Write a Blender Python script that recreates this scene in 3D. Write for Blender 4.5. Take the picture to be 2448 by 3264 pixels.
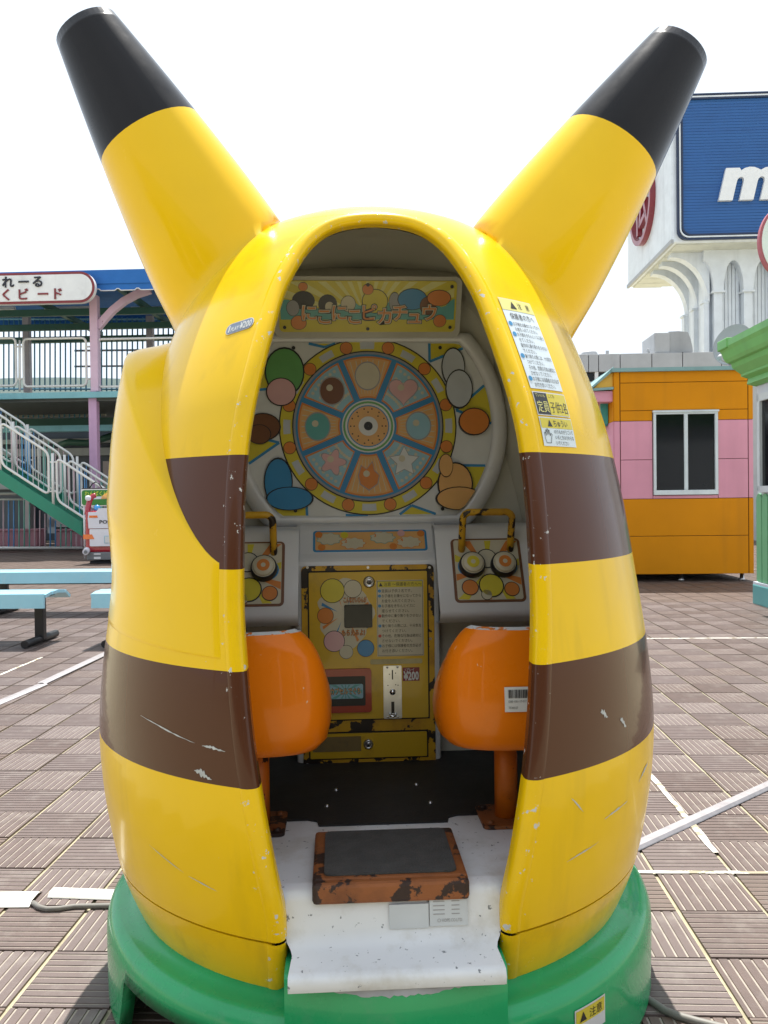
import bpy, bmesh, math, random
import numpy as np
from mathutils import Matrix, Vector
rnd = random.Random(7)
for o in list(bpy.data.objects): bpy.data.objects.remove(o)
SC = bpy.context.scene; COL = SC.collection
rad = math.radians

# ------------------------------------------------------------------ camera, sky, sun, exposure
FPX, CAMH, PITCH, ROLL = 2640.0, 1.05, rad(0.76), rad(-0.69)
cam = bpy.data.cameras.new('camera'); camo = bpy.data.objects.new('camera', cam); COL.objects.link(camo)
cam.sensor_fit = 'VERTICAL'; cam.sensor_height = 36.0; cam.lens = FPX/3264*36.0
cam.clip_start = .02; cam.clip_end = 2000
CM = Matrix.Rotation(math.pi/2-PITCH, 4, 'X') @ Matrix.Rotation(ROLL, 4, 'Z')
camo.matrix_world = Matrix.Translation((0, 0, CAMH)) @ CM
SC.camera = camo
SUN_EL, SUN_AZ = rad(66), rad(4)          # sun stands high behind the ride
w = bpy.data.worlds.new('World'); SC.world = w; w.use_nodes = True
nt = w.node_tree; bg = nt.nodes['Background']
sky = nt.nodes.new('ShaderNodeTexSky'); sky.sky_type = 'NISHITA'; sky.sun_disc = False
sky.sun_elevation = SUN_EL; sky.sun_rotation = SUN_AZ; sky.air_density = 1.0; sky.dust_density = 2.5; sky.ozone_density = 1.0
# bright thin cloud veils the blue: noise over the direction, whitening the sky
tc = nt.nodes.new('ShaderNodeTexCoord'); nz = nt.nodes.new('ShaderNodeTexNoise'); nz.inputs['Scale'].default_value = 2.2; nz.inputs['Detail'].default_value = 6
nt.links.new(tc.outputs['Generated'], nz.inputs['Vector'])
rp = nt.nodes.new('ShaderNodeValToRGB'); rp.color_ramp.elements[0].position = .30; rp.color_ramp.elements[0].color = (.78,.78,.78,1)
rp.color_ramp.elements[1].position = .62; rp.color_ramp.elements[1].color = (.96,.96,.96,1)
nt.links.new(nz.outputs['Fac'], rp.inputs['Fac'])
mx = nt.nodes.new('ShaderNodeMix'); mx.data_type = 'RGBA'
nt.links.new(rp.outputs['Color'], mx.inputs[0]); nt.links.new(sky.outputs['Color'], mx.inputs[6]); mx.inputs[7].default_value = (9.7, 10.7, 11.9, 1)
nt.links.new(mx.outputs[2], bg.inputs['Color']); bg.inputs['Strength'].default_value = .068
sl = bpy.data.lights.new('sun', 'SUN'); sl.energy = 5.0; sl.angle = rad(.55); sl.color = (1, .96, .9)
so = bpy.data.objects.new('sun', sl); COL.objects.link(so)
sd = Vector((math.sin(SUN_AZ)*math.cos(SUN_EL), math.cos(SUN_AZ)*math.cos(SUN_EL), math.sin(SUN_EL)))
so.rotation_euler = sd.to_track_quat('Z', 'Y').to_euler(); so.location = sd*30
vs = SC.view_settings; vs.view_transform = 'Standard'; vs.look = 'None'; vs.gamma = 1; vs.use_curve_mapping = False; vs.exposure = 0.75

# ------------------------------------------------------------------ helpers
def ray(px, py):
    return np.array(CM.to_3x3() @ Vector(((px-1224)/FPX, -(py-1632)/FPX, -1.0)))
CAMP = np.array([0, 0, CAMH])
GA = rad(-2.4); GC, GS = math.cos(GA), math.sin(GA)      # everything but the ride stands square to the paving, turned 2.4 deg
def tog(p): return np.array([GC*p[0]+GS*p[1], -GS*p[0]+GC*p[1], p[2]])
def pg(px, py, dl):                                       # point of the paving frame at depth dl
    r = tog(ray(px, py)); t = dl/r[1]; return np.array([0, 0, CAMH])+r*t
def gg(px, py, z=0.0):
    r = tog(ray(px, py)); t = (z-CAMH)/r[2]; return np.array([0, 0, CAMH])+r*t
RC, RA = np.array([-.021, 1.95]), rad(3.2)
def tor(v, point=True):
    x, y = (v[0]-RC[0], v[1]-RC[1]) if point else (v[0], v[1])
    c, s = math.cos(-RA), math.sin(-RA); return np.array([c*x-s*y, s*x+c*y, v[2]])
def pr(x, y, yl):                                         # ride frame, pixels in 1659-wide units
    o = tor(CAMP); r = tor(ray(x*1.4756, y*1.4756), False); return o+r*((yl-o[1])/r[1])

class MB:
    def __init__(s): s.v = []; s.f = []; s.m = []; s.sm = []; s.k = []
    def mark(s): s.k.append(len(s.f)); return s
    def add(s, vs_, fs_, mi=0, smooth=False):
        b = len(s.v); s.v += [tuple(float(q) for q in p) for p in vs_]
        for f in fs_: s.f.append(tuple(b+i for i in f)); s.m.append(mi); s.sm.append(smooth)
        return s
    def box(s, a, b, mi=0, bev=0.0):
        x0, y0, z0 = [min(p, q) for p, q in zip(a, b)]; x1, y1, z1 = [max(p, q) for p, q in zip(a, b)]
        k = min(bev, (x1-x0)*.45, (y1-y0)*.45, (z1-z0)*.45) if bev else 0
        if not k:
            return s.add([(x0,y0,z0),(x1,y0,z0),(x1,y1,z0),(x0,y1,z0),(x0,y0,z1),(x1,y0,z1),(x1,y1,z1),(x0,y1,z1)],
                  [(0,3,2,1),(4,5,6,7),(0,1,5,4),(1,2,6,5),(2,3,7,6),(3,0,4,7)], mi)
        bm = bmesh.new(); bmesh.ops.create_cube(bm, size=1)
        for v in bm.verts: v.co = ((x0+x1)/2+v.co.x*(x1-x0), (y0+y1)/2+v.co.y*(y1-y0), (z0+z1)/2+v.co.z*(z1-z0))
        bmesh.ops.bevel(bm, geom=bm.edges[:], offset=k, segments=2, affect='EDGES', profile=.5)
        bm.verts.index_update()
        s.add([v.co for v in bm.verts], [tuple(v.index for v in f.verts) for f in bm.faces], mi); bm.free(); return s
    def tube(s, pts, r, n=8, mi=0, cap=True, closed=False):
        pts = [Vector(p) for p in pts]; N = len(pts); rs = r if isinstance(r, (list, tuple)) else [r]*N
        vs_ = []; up = None
        for i, p in enumerate(pts):
            if closed: t = (pts[(i+1) % N]-pts[i-1])
            else: t = pts[min(i+1, N-1)]-pts[max(i-1, 0)]
            t.normalize()
            if up is None:
                up = Vector((0, 0, 1)) if abs(t.z) < .9 else Vector((1, 0, 0))
            u = (up-t*up.dot(t)).normalized(); up = u; q = t.cross(u)
            for k in range(n):
                a = 2*math.pi*k/n; vs_.append(p+(u*math.cos(a)+q*math.sin(a))*rs[i])
        fs_ = []
        for i in range(N if closed else N-1):
            for k in range(n):
                j = (i+1) % N; fs_.append((i*n+k, i*n+(k+1) % n, j*n+(k+1) % n, j*n+k))
        s.add(vs_, fs_, mi, True)
        if cap and not closed:
            b = len(s.v)-N*n
            s.f.append(tuple(b+k for k in reversed(range(n)))); s.m.append(mi); s.sm.append(False)
            s.f.append(tuple(b+(N-1)*n+k for k in range(n))); s.m.append(mi); s.sm.append(False)
        return s
    def grid(s, P, mi=0, smooth=True, closeu=False, flip=False):
        r, c = len(P), len(P[0]); vs_ = [p for row in P for p in row]; fs_ = []
        for i in range(r-1):
            for j in range(c if closeu else c-1):
                q = (i*c+j, i*c+(j+1) % c, (i+1)*c+(j+1) % c, (i+1)*c+j); fs_.append(q[::-1] if flip else q)
        return s.add(vs_, fs_, mi, smooth)
    def lathe(s, prof, c=(0, 0, 0), n=32, mi=0, smooth=True, cap=True):
        P = [[(c[0]+r*math.cos(2*math.pi*k/n), c[1]+r*math.sin(2*math.pi*k/n), c[2]+z) for k in range(n)] for r, z in prof]
        s.grid(P, mi, smooth, True)
        if cap:
            s.add(P[0], [tuple(reversed(range(n)))], mi); s.add(P[-1], [tuple(range(n))], mi)
        return s
    def prism(s, fr, pts, d0, d1, mi=0, mside=None):      # polygon in a frame, from offset d0 (back) to d1 (front)
        n = len(pts); a = [fr(u, v, d1) for u, v in pts]; b = [fr(u, v, d0) for u, v in pts]
        s.add(a, [tuple(range(n))], mi); s.add(b, [tuple(reversed(range(n)))], mi)
        s.add(a+b, [(i, n+i, n+(i+1) % n, (i+1) % n) for i in range(n)], mi if mside is None else mside); return s
    def split(s, name, mats, parent=None):                # one object for each marked piece
        ks = s.k+[len(s.f)] if s.k and s.k[0] == 0 else [0]+s.k+[len(s.f)]; out = []
        for a, c in zip(ks, ks[1:]):
            if c <= a: continue
            q = MB(); idx = sorted(set(i for f in s.f[a:c] for i in f)); mp = {i: n for n, i in enumerate(idx)}
            q.v = [s.v[i] for i in idx]; q.f = [tuple(mp[i] for i in f) for f in s.f[a:c]]; q.m = s.m[a:c]; q.sm = s.sm[a:c]
            used = sorted(set(q.m)); ml = mats if isinstance(mats, (list, tuple)) else [mats]; q.m = [used.index(i) for i in q.m]
            out.append(q.build(name, [ml[i] for i in used], parent))
        return out
    def build(s, name, mats, parent=None, base=None, kind=None, label=None):
        me = bpy.data.meshes.new(name)
        v = np.array(s.v, float)
        if base is None and parent is not None: base = parent.get('_b') and BASE[parent['_b']]
        if base is not None: v = v-np.array(base)
        me.from_pydata([tuple(p) for p in v], [], s.f)
        for m in (mats if isinstance(mats, (list, tuple)) else [mats]): me.materials.append(m)
        me.polygons.foreach_set('material_index', s.m); me.polygons.foreach_set('use_smooth', s.sm)
        me.update()
        o = bpy.data.objects.new(name, me); COL.objects.link(o)
        if parent is not None:
            o.parent = parent
            if parent.get('_b'): o['_b'] = parent['_b']
        if kind: o['kind'] = kind
        if label: o['label'] = label
        return o
BASE = {}
def thing(name, label, cat, base=(0, 0, 0), group=None, ride=False):
    o = bpy.data.objects.new(name, None); COL.objects.link(o); o.empty_display_size = .1
    o['label'] = label; o['category'] = cat
    if group: o['group'] = group
    k = 'b%d' % len(BASE); BASE[k] = np.array(base, float); o['_b'] = k
    if ride: o.location = (RC[0], RC[1], 0); o.rotation_euler = (0, 0, RA)
    else:
        o.location = (GC*base[0]-GS*base[1], GS*base[0]+GC*base[1], base[2]); o.rotation_euler = (0, 0, GA)
    return o
def frame(o, u, v):
    o, u, v = np.array(o, float), np.array(u, float), np.array(v, float)
    u = u/np.linalg.norm(u); v = v/np.linalg.norm(v); n = np.cross(u, v); n /= np.linalg.norm(n)
    return lambda a, b, c=0.0: o+u*a+v*b+n*c
def rrect(x0, y0, x1, y1, r, n=5):
    p = []
    for cx, cy, a0 in ((x1-r, y0+r, -90), (x1-r, y1-r, 0), (x0+r, y1-r, 90), (x0+r, y0+r, 180)):
        for k in range(n+1):
            a = rad(a0+90*k/n); p.append((cx+r*math.cos(a), cy+r*math.sin(a)))
    return p
def circ(cx, cy, r, n=28, ry=None):
    ry = ry or r; return [(cx+r*math.cos(2*math.pi*k/n), cy+ry*math.sin(2*math.pi*k/n)) for k in range(n)]
def star(cx, cy, r, k=5, q=.45, a0=90):
    return [(cx+(r if i % 2 == 0 else r*q)*math.cos(rad(a0+180*i/k)), cy+(r if i % 2 == 0 else r*q)*math.sin(rad(a0+180*i/k))) for i in range(2*k)]
def ringpoly(mb, fr, cx, cy, r0, r1, d, mi, a0=0, a1=360, n=48, smooth=False):
    full = abs(a1-a0) >= 360; A = [rad(a0+(a1-a0)*k/n) for k in range(n+1)]
    vs_ = [fr(cx+r0*math.cos(a), cy+r0*math.sin(a), d) for a in A]+[fr(cx+r1*math.cos(a), cy+r1*math.sin(a), d) for a in A]
    mb.add(vs_, [(k, n+1+k, n+2+k, k+1) for k in range(n)], mi)
_tcache = {}
def textmesh(body, bold=0.0, shear=0.0, res=3):
    key = (body, bold, shear, res)
    if key in _tcache: return _tcache[key]
    c = bpy.data.curves.new('t', 'FONT'); c.body = body; c.resolution_u = res; c.offset = bold; c.shear = shear
    o = bpy.data.objects.new('t', c); COL.objects.link(o)
    bpy.context.view_layer.update()
    dg = bpy.context.evaluated_depsgraph_get(); me = bpy.data.meshes.new_from_object(o.evaluated_get(dg))
    v = np.array([tuple(q.co) for q in me.vertices]) if len(me.vertices) else np.zeros((0, 3))
    f = [tuple(p.vertices) for p in me.polygons]
    bpy.data.objects.remove(o); bpy.data.curves.remove(c); bpy.data.meshes.remove(me)
    _tcache[key] = (v, f); return v, f
def text(mb, fr, body, x, y, h, d, mi=0, w=None, bold=0.0, shear=0.0, align='L', ext=0.0, res=2):
    """writes body with its em height h, baseline-left at (x,y); w stretches it to a width"""
    v, f = textmesh(body, bold, shear, res)
    if not len(v): return
    x0, x1 = v[:, 0].min(), v[:, 0].max(); sx = h if w is None else w/(x1-x0)
    off = 0 if align == 'L' else -(x1-x0)*sx/2
    P = [fr(x+off+(p[0]-x0)*sx, y+p[1]*h, d) for p in v]
    mb.add(P, f, mi)
    if ext:
        n = len(v); Q = [fr(x+off+(p[0]-x0)*sx, y+p[1]*h, d-ext) for p in v]
        from collections import Counter
        ed = Counter(); dr = {}
        for q in f:
            for a, b in zip(q, q[1:]+q[:1]): k = (min(a, b), max(a, b)); ed[k] += 1; dr[k] = (a, b)
        mb.add(P+Q, [(dr[k][1], dr[k][0], n+dr[k][0], n+dr[k][1]) for k, c in ed.items() if c == 1], mi)

# ------------------------------------------------------------------ materials
def node(nt_, t, **k):
    n = nt_.nodes.new(t)
    for a, b in k.items(): setattr(n, a, b)
    return n
def mat(name, col, rough=.5, metal=0.0, coat=0.0, var=.10, vscale=6.0, bump=0.0, bscale=60.0, chip=None, dirt=None, wear=None, bands=None, tint=None, spec=.5, stretch=None, streak=None):
    m = bpy.data.materials.new(name); m.use_nodes = True; n = m.node_tree; L = n.links
    b = n.nodes['Principled BSDF']; b.inputs['Roughness'].default_value = rough; b.inputs['Metallic'].default_value = metal
    b.inputs['Coat Weight'].default_value = coat; b.inputs['Coat Roughness'].default_value = .035; b.inputs['Specular IOR Level'].default_value = spec
    t = node(n, 'ShaderNodeTexCoord'); vec = t.outputs['Object']
    if stretch:
        mp = node(n, 'ShaderNodeMapping'); mp.inputs['Scale'].default_value = stretch; L.new(vec, mp.inputs['Vector']); vec = mp.outputs['Vector']
    def noise(sc, det=5, rg=.55, off=0):
        z = node(n, 'ShaderNodeTexNoise'); z.inputs['Scale'].default_value = sc; z.inputs['Detail'].default_value = det; z.inputs['Roughness'].default_value = rg
        if off:
            mp = node(n, 'ShaderNodeMapping'); mp.inputs['Location'].default_value = (off, off*.7, off*1.3); L.new(vec, mp.inputs['Vector']); L.new(mp.outputs['Vector'], z.inputs['Vector'])
        else: L.new(vec, z.inputs['Vector'])
        return z.outputs['Fac']
    def math_(op, a, c=None, clamp=False):
        q = node(n, 'ShaderNodeMath', operation=op, use_clamp=clamp)
        for i, val in enumerate((a, c)):
            if val is None: continue
            if isinstance(val, (int, float)): q.inputs[i].default_value = val
            else: L.new(val, q.inputs[i])
        return q.outputs[0]
    def mixc(f, a, c):
        q = node(n, 'ShaderNodeMix', data_type='RGBA')
        for i, val in ((0, f), (6, a), (7, c)):
            if isinstance(val, (int, float)): q.inputs[i].default_value = val
            elif isinstance(val, tuple): q.inputs[i].default_value = (*val, 1)
            else: L.new(val, q.inputs[i])
        return q.outputs[2]
    c0 = tuple(x*(1-var) for x in col); c1 = tuple(min(1, x*(1+var)) for x in col)
    color = mixc(math_('MULTIPLY_ADD', noise(vscale), 1.6, True) if False else math_('SUBTRACT', math_('MULTIPLY', noise(vscale), 2.2), .6, True), c0, c1)
    if tint: # random per object
        oi = node(n, 'ShaderNodeObjectInfo'); color = mixc(oi.outputs['Random'], color, tint)
    if dirt:
        dc, th, sc, am = dirt
        f = math_('MULTIPLY', math_('SUBTRACT', noise(sc, 8, .65, 3.1), th), 5, True); color = mixc(math_('MULTIPLY', f, am), color, dc)
    if streak:
        sc_, sth, sam = streak; mp2 = node(n, 'ShaderNodeMapping'); mp2.inputs['Scale'].default_value = (1, 1, .06); L.new(t.outputs['Object'], mp2.inputs['Vector'])
        zs2 = node(n, 'ShaderNodeTexNoise'); zs2.inputs['Scale'].default_value = sc_; zs2.inputs['Detail'].default_value = 7; L.new(mp2.outputs['Vector'], zs2.inputs['Vector'])
        f = math_('MULTIPLY', math_('SUBTRACT', zs2.outputs['Fac'], sth), 4, True); color = mixc(math_('MULTIPLY', f, sam), color, tuple(x*.45+.02 for x in col))
    if bands:
        sp = node(n, 'ShaderNodeSeparateXYZ'); L.new(t.outputs['Object'], sp.inputs[0])
        for z0, z1, bc in bands:
            f = math_('MULTIPLY', math_('GREATER_THAN', sp.outputs[2], z0), math_('LESS_THAN', sp.outputs[2], z1)); color = mixc(f, color, bc)
    if chip:
        cc, th, sc = chip
        f = math_('MULTIPLY', math_('SUBTRACT', noise(sc, 8, .6, 7.7), th), 60, True); color = mixc(f, color, cc)
    if wear:
        cc, th, sc = wear
        at = node(n, 'ShaderNodeAttribute', attribute_name='wear')
        z = math_('ADD', noise(sc, 7, .62, 5.3), math_('MULTIPLY', at.outputs['Fac'], .22))
        f = math_('MULTIPLY', math_('SUBTRACT', z, th), 60, True); color = mixc(f, color, cc)
    L.new(color, b.inputs['Base Color'])
    if bump:
        bp = node(n, 'ShaderNodeBump'); bp.inputs['Strength'].default_value = bump; bp.inputs['Distance'].default_value = .01
        L.new(noise(bscale, 4, .6, 1.9), bp.inputs['Height']); L.new(bp.outputs['Normal'], b.inputs['Normal'])
    if not metal:
        rr = math_('ADD', math_('MULTIPLY', noise(vscale*2.3, 5, .6, 9.1), .22), rough-.1, True); L.new(rr, b.inputs['Roughness'])
    return m
BROWN = (.075, .026, .012); YEL = (.78, .50, .004)
Y_BODY = mat('yellow_gelcoat', YEL, .22, coat=.22, spec=.15, var=.05, vscale=3, bands=[(.575, .765, BROWN), (.935, 1.135, BROWN)], wear=((.52,.53,.52), .80, 55), chip=((.5,.51,.5), .755, 38), dirt=((.50,.32,.01), .55, 4, .4), streak=(16, .56, .35), bump=.05, bscale=4)
Y_LOW = mat('yellow_gelcoat_lower', YEL, .24, coat=.22, spec=.15, var=.06, vscale=3, wear=((.52,.53,.52), .78, 55), dirt=((.38,.25,.02), .50, 7, .5), streak=(16, .54, .45), bump=.05, bscale=4)
Y_FAIR = mat('yellow_gelcoat_panel', YEL, .22, coat=.22, spec=.15, var=.05, vscale=3, chip=((.5,.51,.5), .76, 30), bump=.025, bscale=5)
BLACKCAP = mat('black_gelcoat', (.010, .009, .010), .22, coat=.2, spec=.12, var=.2, chip=((.6,.6,.62), .775, 30), bump=.02, bscale=5)
CREAM = mat('cream_liner', (.48, .465, .40), .42, var=.06, vscale=4, dirt=((.30,.28,.22), .56, 5, .45), bump=.03, bscale=20)
WHITE_FRP = mat('white_gelcoat', (.68, .69, .70), .38, coat=.1, var=.06, vscale=5, dirt=((.38,.34,.26), .50, 8, .55), chip=((.18,.19,.20), .645, 70))
WHITE_CON = mat('white_console', (.66, .66, .66), .3, coat=.3, var=.04, vscale=5, dirt=((.45,.42,.36), .6, 5, .4), chip=((.10,.10,.10), .775, 40))
GREEN = mat('green_gelcoat', (.012, .33, .115), .26, coat=.35, spec=.3, var=.12, vscale=4, dirt=((.10,.30,.17), .55, 14, .5), chip=((.35,.40,.36), .77, 70), bump=.02)
ORANGE = mat('orange_gelcoat', (.70, .17, .003), .28, coat=.2, spec=.15, var=.07, vscale=6, chip=((.62,.50,.36), .70, 60), bump=.02, bscale=12)
SEATRIM = mat('worn_white_rim', (.62, .62, .60), .5, chip=((.68,.17,.01), .56, 40))
ORPAINT = mat('orange_paint_rusty', (.62, .15, .006), .4, chip=((.035,.012,.006), .62, 16), dirt=((.20,.05,.01), .5, 12, .6))
RUSTED = mat('rusted_orange_plate', (.25, .080, .020), .6, chip=((.028,.012,.008), .52, 18), dirt=((.10,.03,.01), .45, 10, .7), bump=.15, bscale=90)
MATGREY = mat('grey_rubber_mat', (.055, .055, .053), .75, var=.2, vscale=30, bump=.3, bscale=260)
BLACKMAT = mat('black_floor_sheet', (.012, .012, .013), .6, var=.2, bump=.1, bscale=90)
YMETAL = mat('yellow_paint_rusty', (.58, .34, .012), .38, coat=.15, var=.12, vscale=9, chip=((.022,.013,.008), .62, 22), dirt=((.30,.15,.02), .54, 10, .6))
YRUSTY = mat('yellow_paint_very_rusty', (.58, .32, .012), .4, chip=((.02,.012,.008), .525, 24), dirt=((.25,.10,.02), .5, 12, .7))
YDOOR = mat('yellow_paint_door', (.60, .37, .012), .34, coat=.2, var=.08, vscale=7, dirt=((.30,.20,.03), .58, 9, .6), chip=((.03,.02,.01), .72, 24))
STEEL = mat('steel', (.55, .55, .56), .3, 1.0, var=.12, vscale=30)
CHROME = mat('chrome', (.8, .8, .8), .12, 1.0)
ALU = mat('aluminium_strip', (.30, .285, .29), .55, 1.0, var=.15, vscale=25, dirt=((.35,.33,.33), .5, 40, .6), bump=.05, bscale=60)
BLACKP = mat('black_plastic', (.012, .012, .013), .35)
DARK = mat('dark_void', (.006, .006, .006), .6)
REDP = mat('red_plastic', (.36, .035, .012), .32, coat=.3, var=.12, chip=((.03,.01,.01), .66, 20))
GLASSD = mat('dark_glass', (.006, .008, .009), .12, var=.1, spec=.3)
def pr_(name, c, rough=.35, coat=.1, **k): return mat(name, c, rough, coat=coat, var=.06, vscale=18, **k)
P_WHITE = pr_('print_white', (.62, .63, .62)); P_CREAM = pr_('print_cream', (.55, .50, .36)); P_YEL = pr_('print_yellow', (.60, .50, .03)); P_BLUE = pr_('print_blue', (.02, .16, .30))
P_LBLUE = pr_('print_light_blue', (.26, .46, .55)); P_OR = pr_('print_orange', (.62, .20, .03)); P_ORL = pr_('print_light_orange', (.66, .36, .12)); P_BLACK = pr_('print_black', (.010, .010, .011))
P_GREY = pr_('print_grey', (.28, .28, .29)); P_BROWN = pr_('print_brown', (.16, .06, .02)); P_GREEN = pr_('print_green', (.12, .34, .10)); P_TEAL = pr_('print_teal', (.10, .36, .34)); P_PINK = pr_('print_pink', (.62, .36, .36))
P_RED = pr_('print_red', (.48, .035, .02)); P_DRED = pr_('print_dark_red', (.22, .01, .02)); P_MID = pr_('print_mid_blue', (.03, .22, .45)); P_PALE = pr_('print_pale_blue', (.60, .68, .74)); P_LYEL = pr_('print_pale_yellow', (.66, .62, .22)); P_LGREY = pr_('print_pale_grey', (.47, .50, .53))

# ------------------------------------------------------------------ ground
TILE = mat('paving_tile', (.100, .068, .057), .5, var=.16, vscale=14, tint=(.130, .098, .090), dirt=((.24,.21,.185), .53, 9, .5), chip=((.34,.31,.28), .715, 60), bump=.12, bscale=220, spec=.4)
TILE_FAR = mat('paving_tile_far', (.110, .074, .057), .5, var=.2, vscale=5, dirt=((.26,.235,.21), .6, 9, .4), bump=.1, bscale=200)
GROOVE = mat('groove_beige', (.31, .272, .230), .8, var=.25, vscale=30, bump=.2, bscale=300)  # beige groove floors, lighter than the tile tops
MORTAR = mat('mortar', (.40, .36, .24), .85, var=.25, vscale=18, dirt=((.55,.53,.48), .58, 9, .7), bump=.4, bscale=240)
WHITEDUST = mat('white_line_paint', (.60, .58, .52), .8, var=.15, vscale=30, chip=((.30,.26,.18), .53, 22), bump=.2)
gmb = MB(); gmb.add([(-300,-100,0),(300,-100,0),(300,600,0),(-300,600,0)], [(0,1,2,3)])
pave = gmb.build('pavement', MORTAR, kind='structure'); pave.rotation_euler = (0, 0, GA)
TP = .2155; T0 = gg(2163, 2911)
def tile_geo(n=8, wx=.2040, wy=.2110):
    """tile with n grooves running along its depth; top at z .006, groove floors at .0045"""
    v = []; f = []; m = []
    xs = []; gw = .0062; pt = wx/(n+.0); x0 = -wx/2
    edges = [(x0, 0)]
    for k in range(n):
        c = x0+pt*(k+.5); edges += [(c-gw/2, 0), (c-gw/2+.001, 1), (c+gw/2-.001, 1), (c+gw/2, 0)]
    edges.append((x0+wx, 0)); y0, y1 = -wy/2, wy/2; zt, zg = .0062, .0044
    ins = .014
    for (x, g) in edges: v += [(x, y0, zg if g else zt), (x, y1, zg if g else zt)]
    for i in range(len(edges)-1):
        f.append((2*i, 2*i+2, 2*i+3, 2*i+1)); m.append(1 if edges[i][1] and edges[i+1][1] else 0)
    b = len(v); v += [(x0, y0, -.01), (x0+wx, y0, -.01), (x0+wx, y1, -.01), (x0, y1, -.01)]; e = len(edges)
    f += [(b, b+1, 2*(e-1), 0), (b+2, b+3, 1, 2*e-1), (b+3, b, 0, 1), (b+1, b+2, 2*e-1, 2*(e-1))]; m += [0]*4
    return v, f, m
def tmesh(v, f, m, name='tile'):
    me = bpy.data.meshes.new(name); me.from_pydata(v, [], f); me.materials.append(TILE); me.materials.append(GROOVE); me.polygons.foreach_set('material_index', m); me.update(); return me
tv, tf, tm = tile_geo(); tv2 = [(y, -x, z) for x, y, z in tile_geo(9, .2110, .2040)[0]]; _, tf2, tm2 = tile_geo(9, .2110, .2040)
ME = (tmesh(tv, tf, tm), tmesh(tv2, tf2, tm2))
cells = []
CMI = np.array(CM.to_3x3().inverted())
def pix(p):                                              # paving frame -> photo pixel
    q = np.array([GC*p[0]-GS*p[1], GS*p[0]+GC*p[1], p[2]])-CAMP; c = CMI @ q
    return (1224+FPX*c[0]/-c[2], 1632-FPX*c[1]/-c[2]) if c[2] < -.05 else None
for j in range(-8, 98):
    for i in range(-75, 60):
        x, y = T0[0]+(i+.5)*TP, T0[1]+(j+.5)*TP
        if y < .75 or abs(x) > .56*y+.75: continue
        q = pix((x, y, 0)); vis = q and -60 < q[0] < 2510 and q[1] < 3330
        if vis and 330 < q[0] < 2030 and q[1] > 2000: vis = abs(q[0]-1195) > 800 and q[1] < 3250
        if vis and q[0] > 620 and q[0] < 1900: vis = False
        cells.append((y if vis else 1e3+y, i, j, x, y))
cells.sort(); near = cells[:300]; rest = cells[300:]
for _, i, j, x, y in near:
    o = bpy.data.objects.new('tile', ME[(i+j) % 2]); COL.objects.link(o); o.parent = pave
    o.location = (x+rnd.uniform(-.001,.001), y+rnd.uniform(-.001,.001), rnd.uniform(-.0008, .0012)); o.rotation_euler = (rnd.uniform(-.004,.004), rnd.uniform(-.004,.004), rnd.uniform(-.004,.004))
V = []; F = []; Mi = []
for _, i, j, x, y in rest:
    a, b, c = (tv, tf, tm) if (i+j) % 2 == 0 else (tv2, tf2, tm2); n0 = len(V); dz = rnd.uniform(-.0005, .001)
    V += [(p[0]+x, p[1]+y, p[2]+dz) for p in a]; F += [tuple(n0+k for k in q) for q in b]; Mi += c
me = bpy.data.meshes.new('tile'); me.from_pydata(V, [], F); me.materials.append(TILE_FAR); me.materials.append(GROOVE); me.polygons.foreach_set('material_index', Mi); me.update()
o = bpy.data.objects.new('tile', me); COL.objects.link(o); o.parent = pave; o['kind'] = 'stuff'
# pale filled joints (worn white lines in the paving)
lines = MB()
def gline(a, b, wd):
    a, b = np.array(a), np.array(b); d = (b-a)/np.linalg.norm(b-a); nn = np.array([-d[1], d[0], 0]); N = 40; P = [[], []]
    for k in range(N+1):
        p = a+(b-a)*k/N; e0, e1 = wd*(.35+.3*rnd.random()), wd*(.35+.3*rnd.random()); P[0].append((*(p+nn*e0)[:2], .0085)); P[1].append((*(p-nn*e1)[:2], .0085))
    lines.grid(P, 0, False, flip=True)
def jx(k): return T0[0]+k*TP
def jy(k): return T0[1]+k*TP
gline((jx(0), jy(3), 0), (jx(0), jy(14), 0), .022); gline((jx(1), jy(1.6), 0), (jx(1), jy(13), 0), .020)
gline((jx(-1), jy(1), 0), (jx(9), jy(1), 0), .016); gline((jx(-2), jy(19), 0), (jx(14), jy(19), 0), .026); gline((jx(0), jy(46), 0), (jx(26), jy(46), 0), .03)
gline((jx(-15), jy(4), 0), (jx(-15), jy(16), 0), .02)
o = lines.build('joint_line', WHITEDUST, pave, base=(0, 0, 0))

# ------------------------------------------------------------------ the coin ride
PZ = [.18,.20,.27,.342,.464,.583,.719,.885,1.083,1.359,1.487,1.56,1.62,1.67,1.70,1.725,1.738]
PRr = [.535,.548,.577,.596,.615,.621,.611,.587,.554,.490,.450,.415,.372,.315,.26,.18,0.0]
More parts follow.
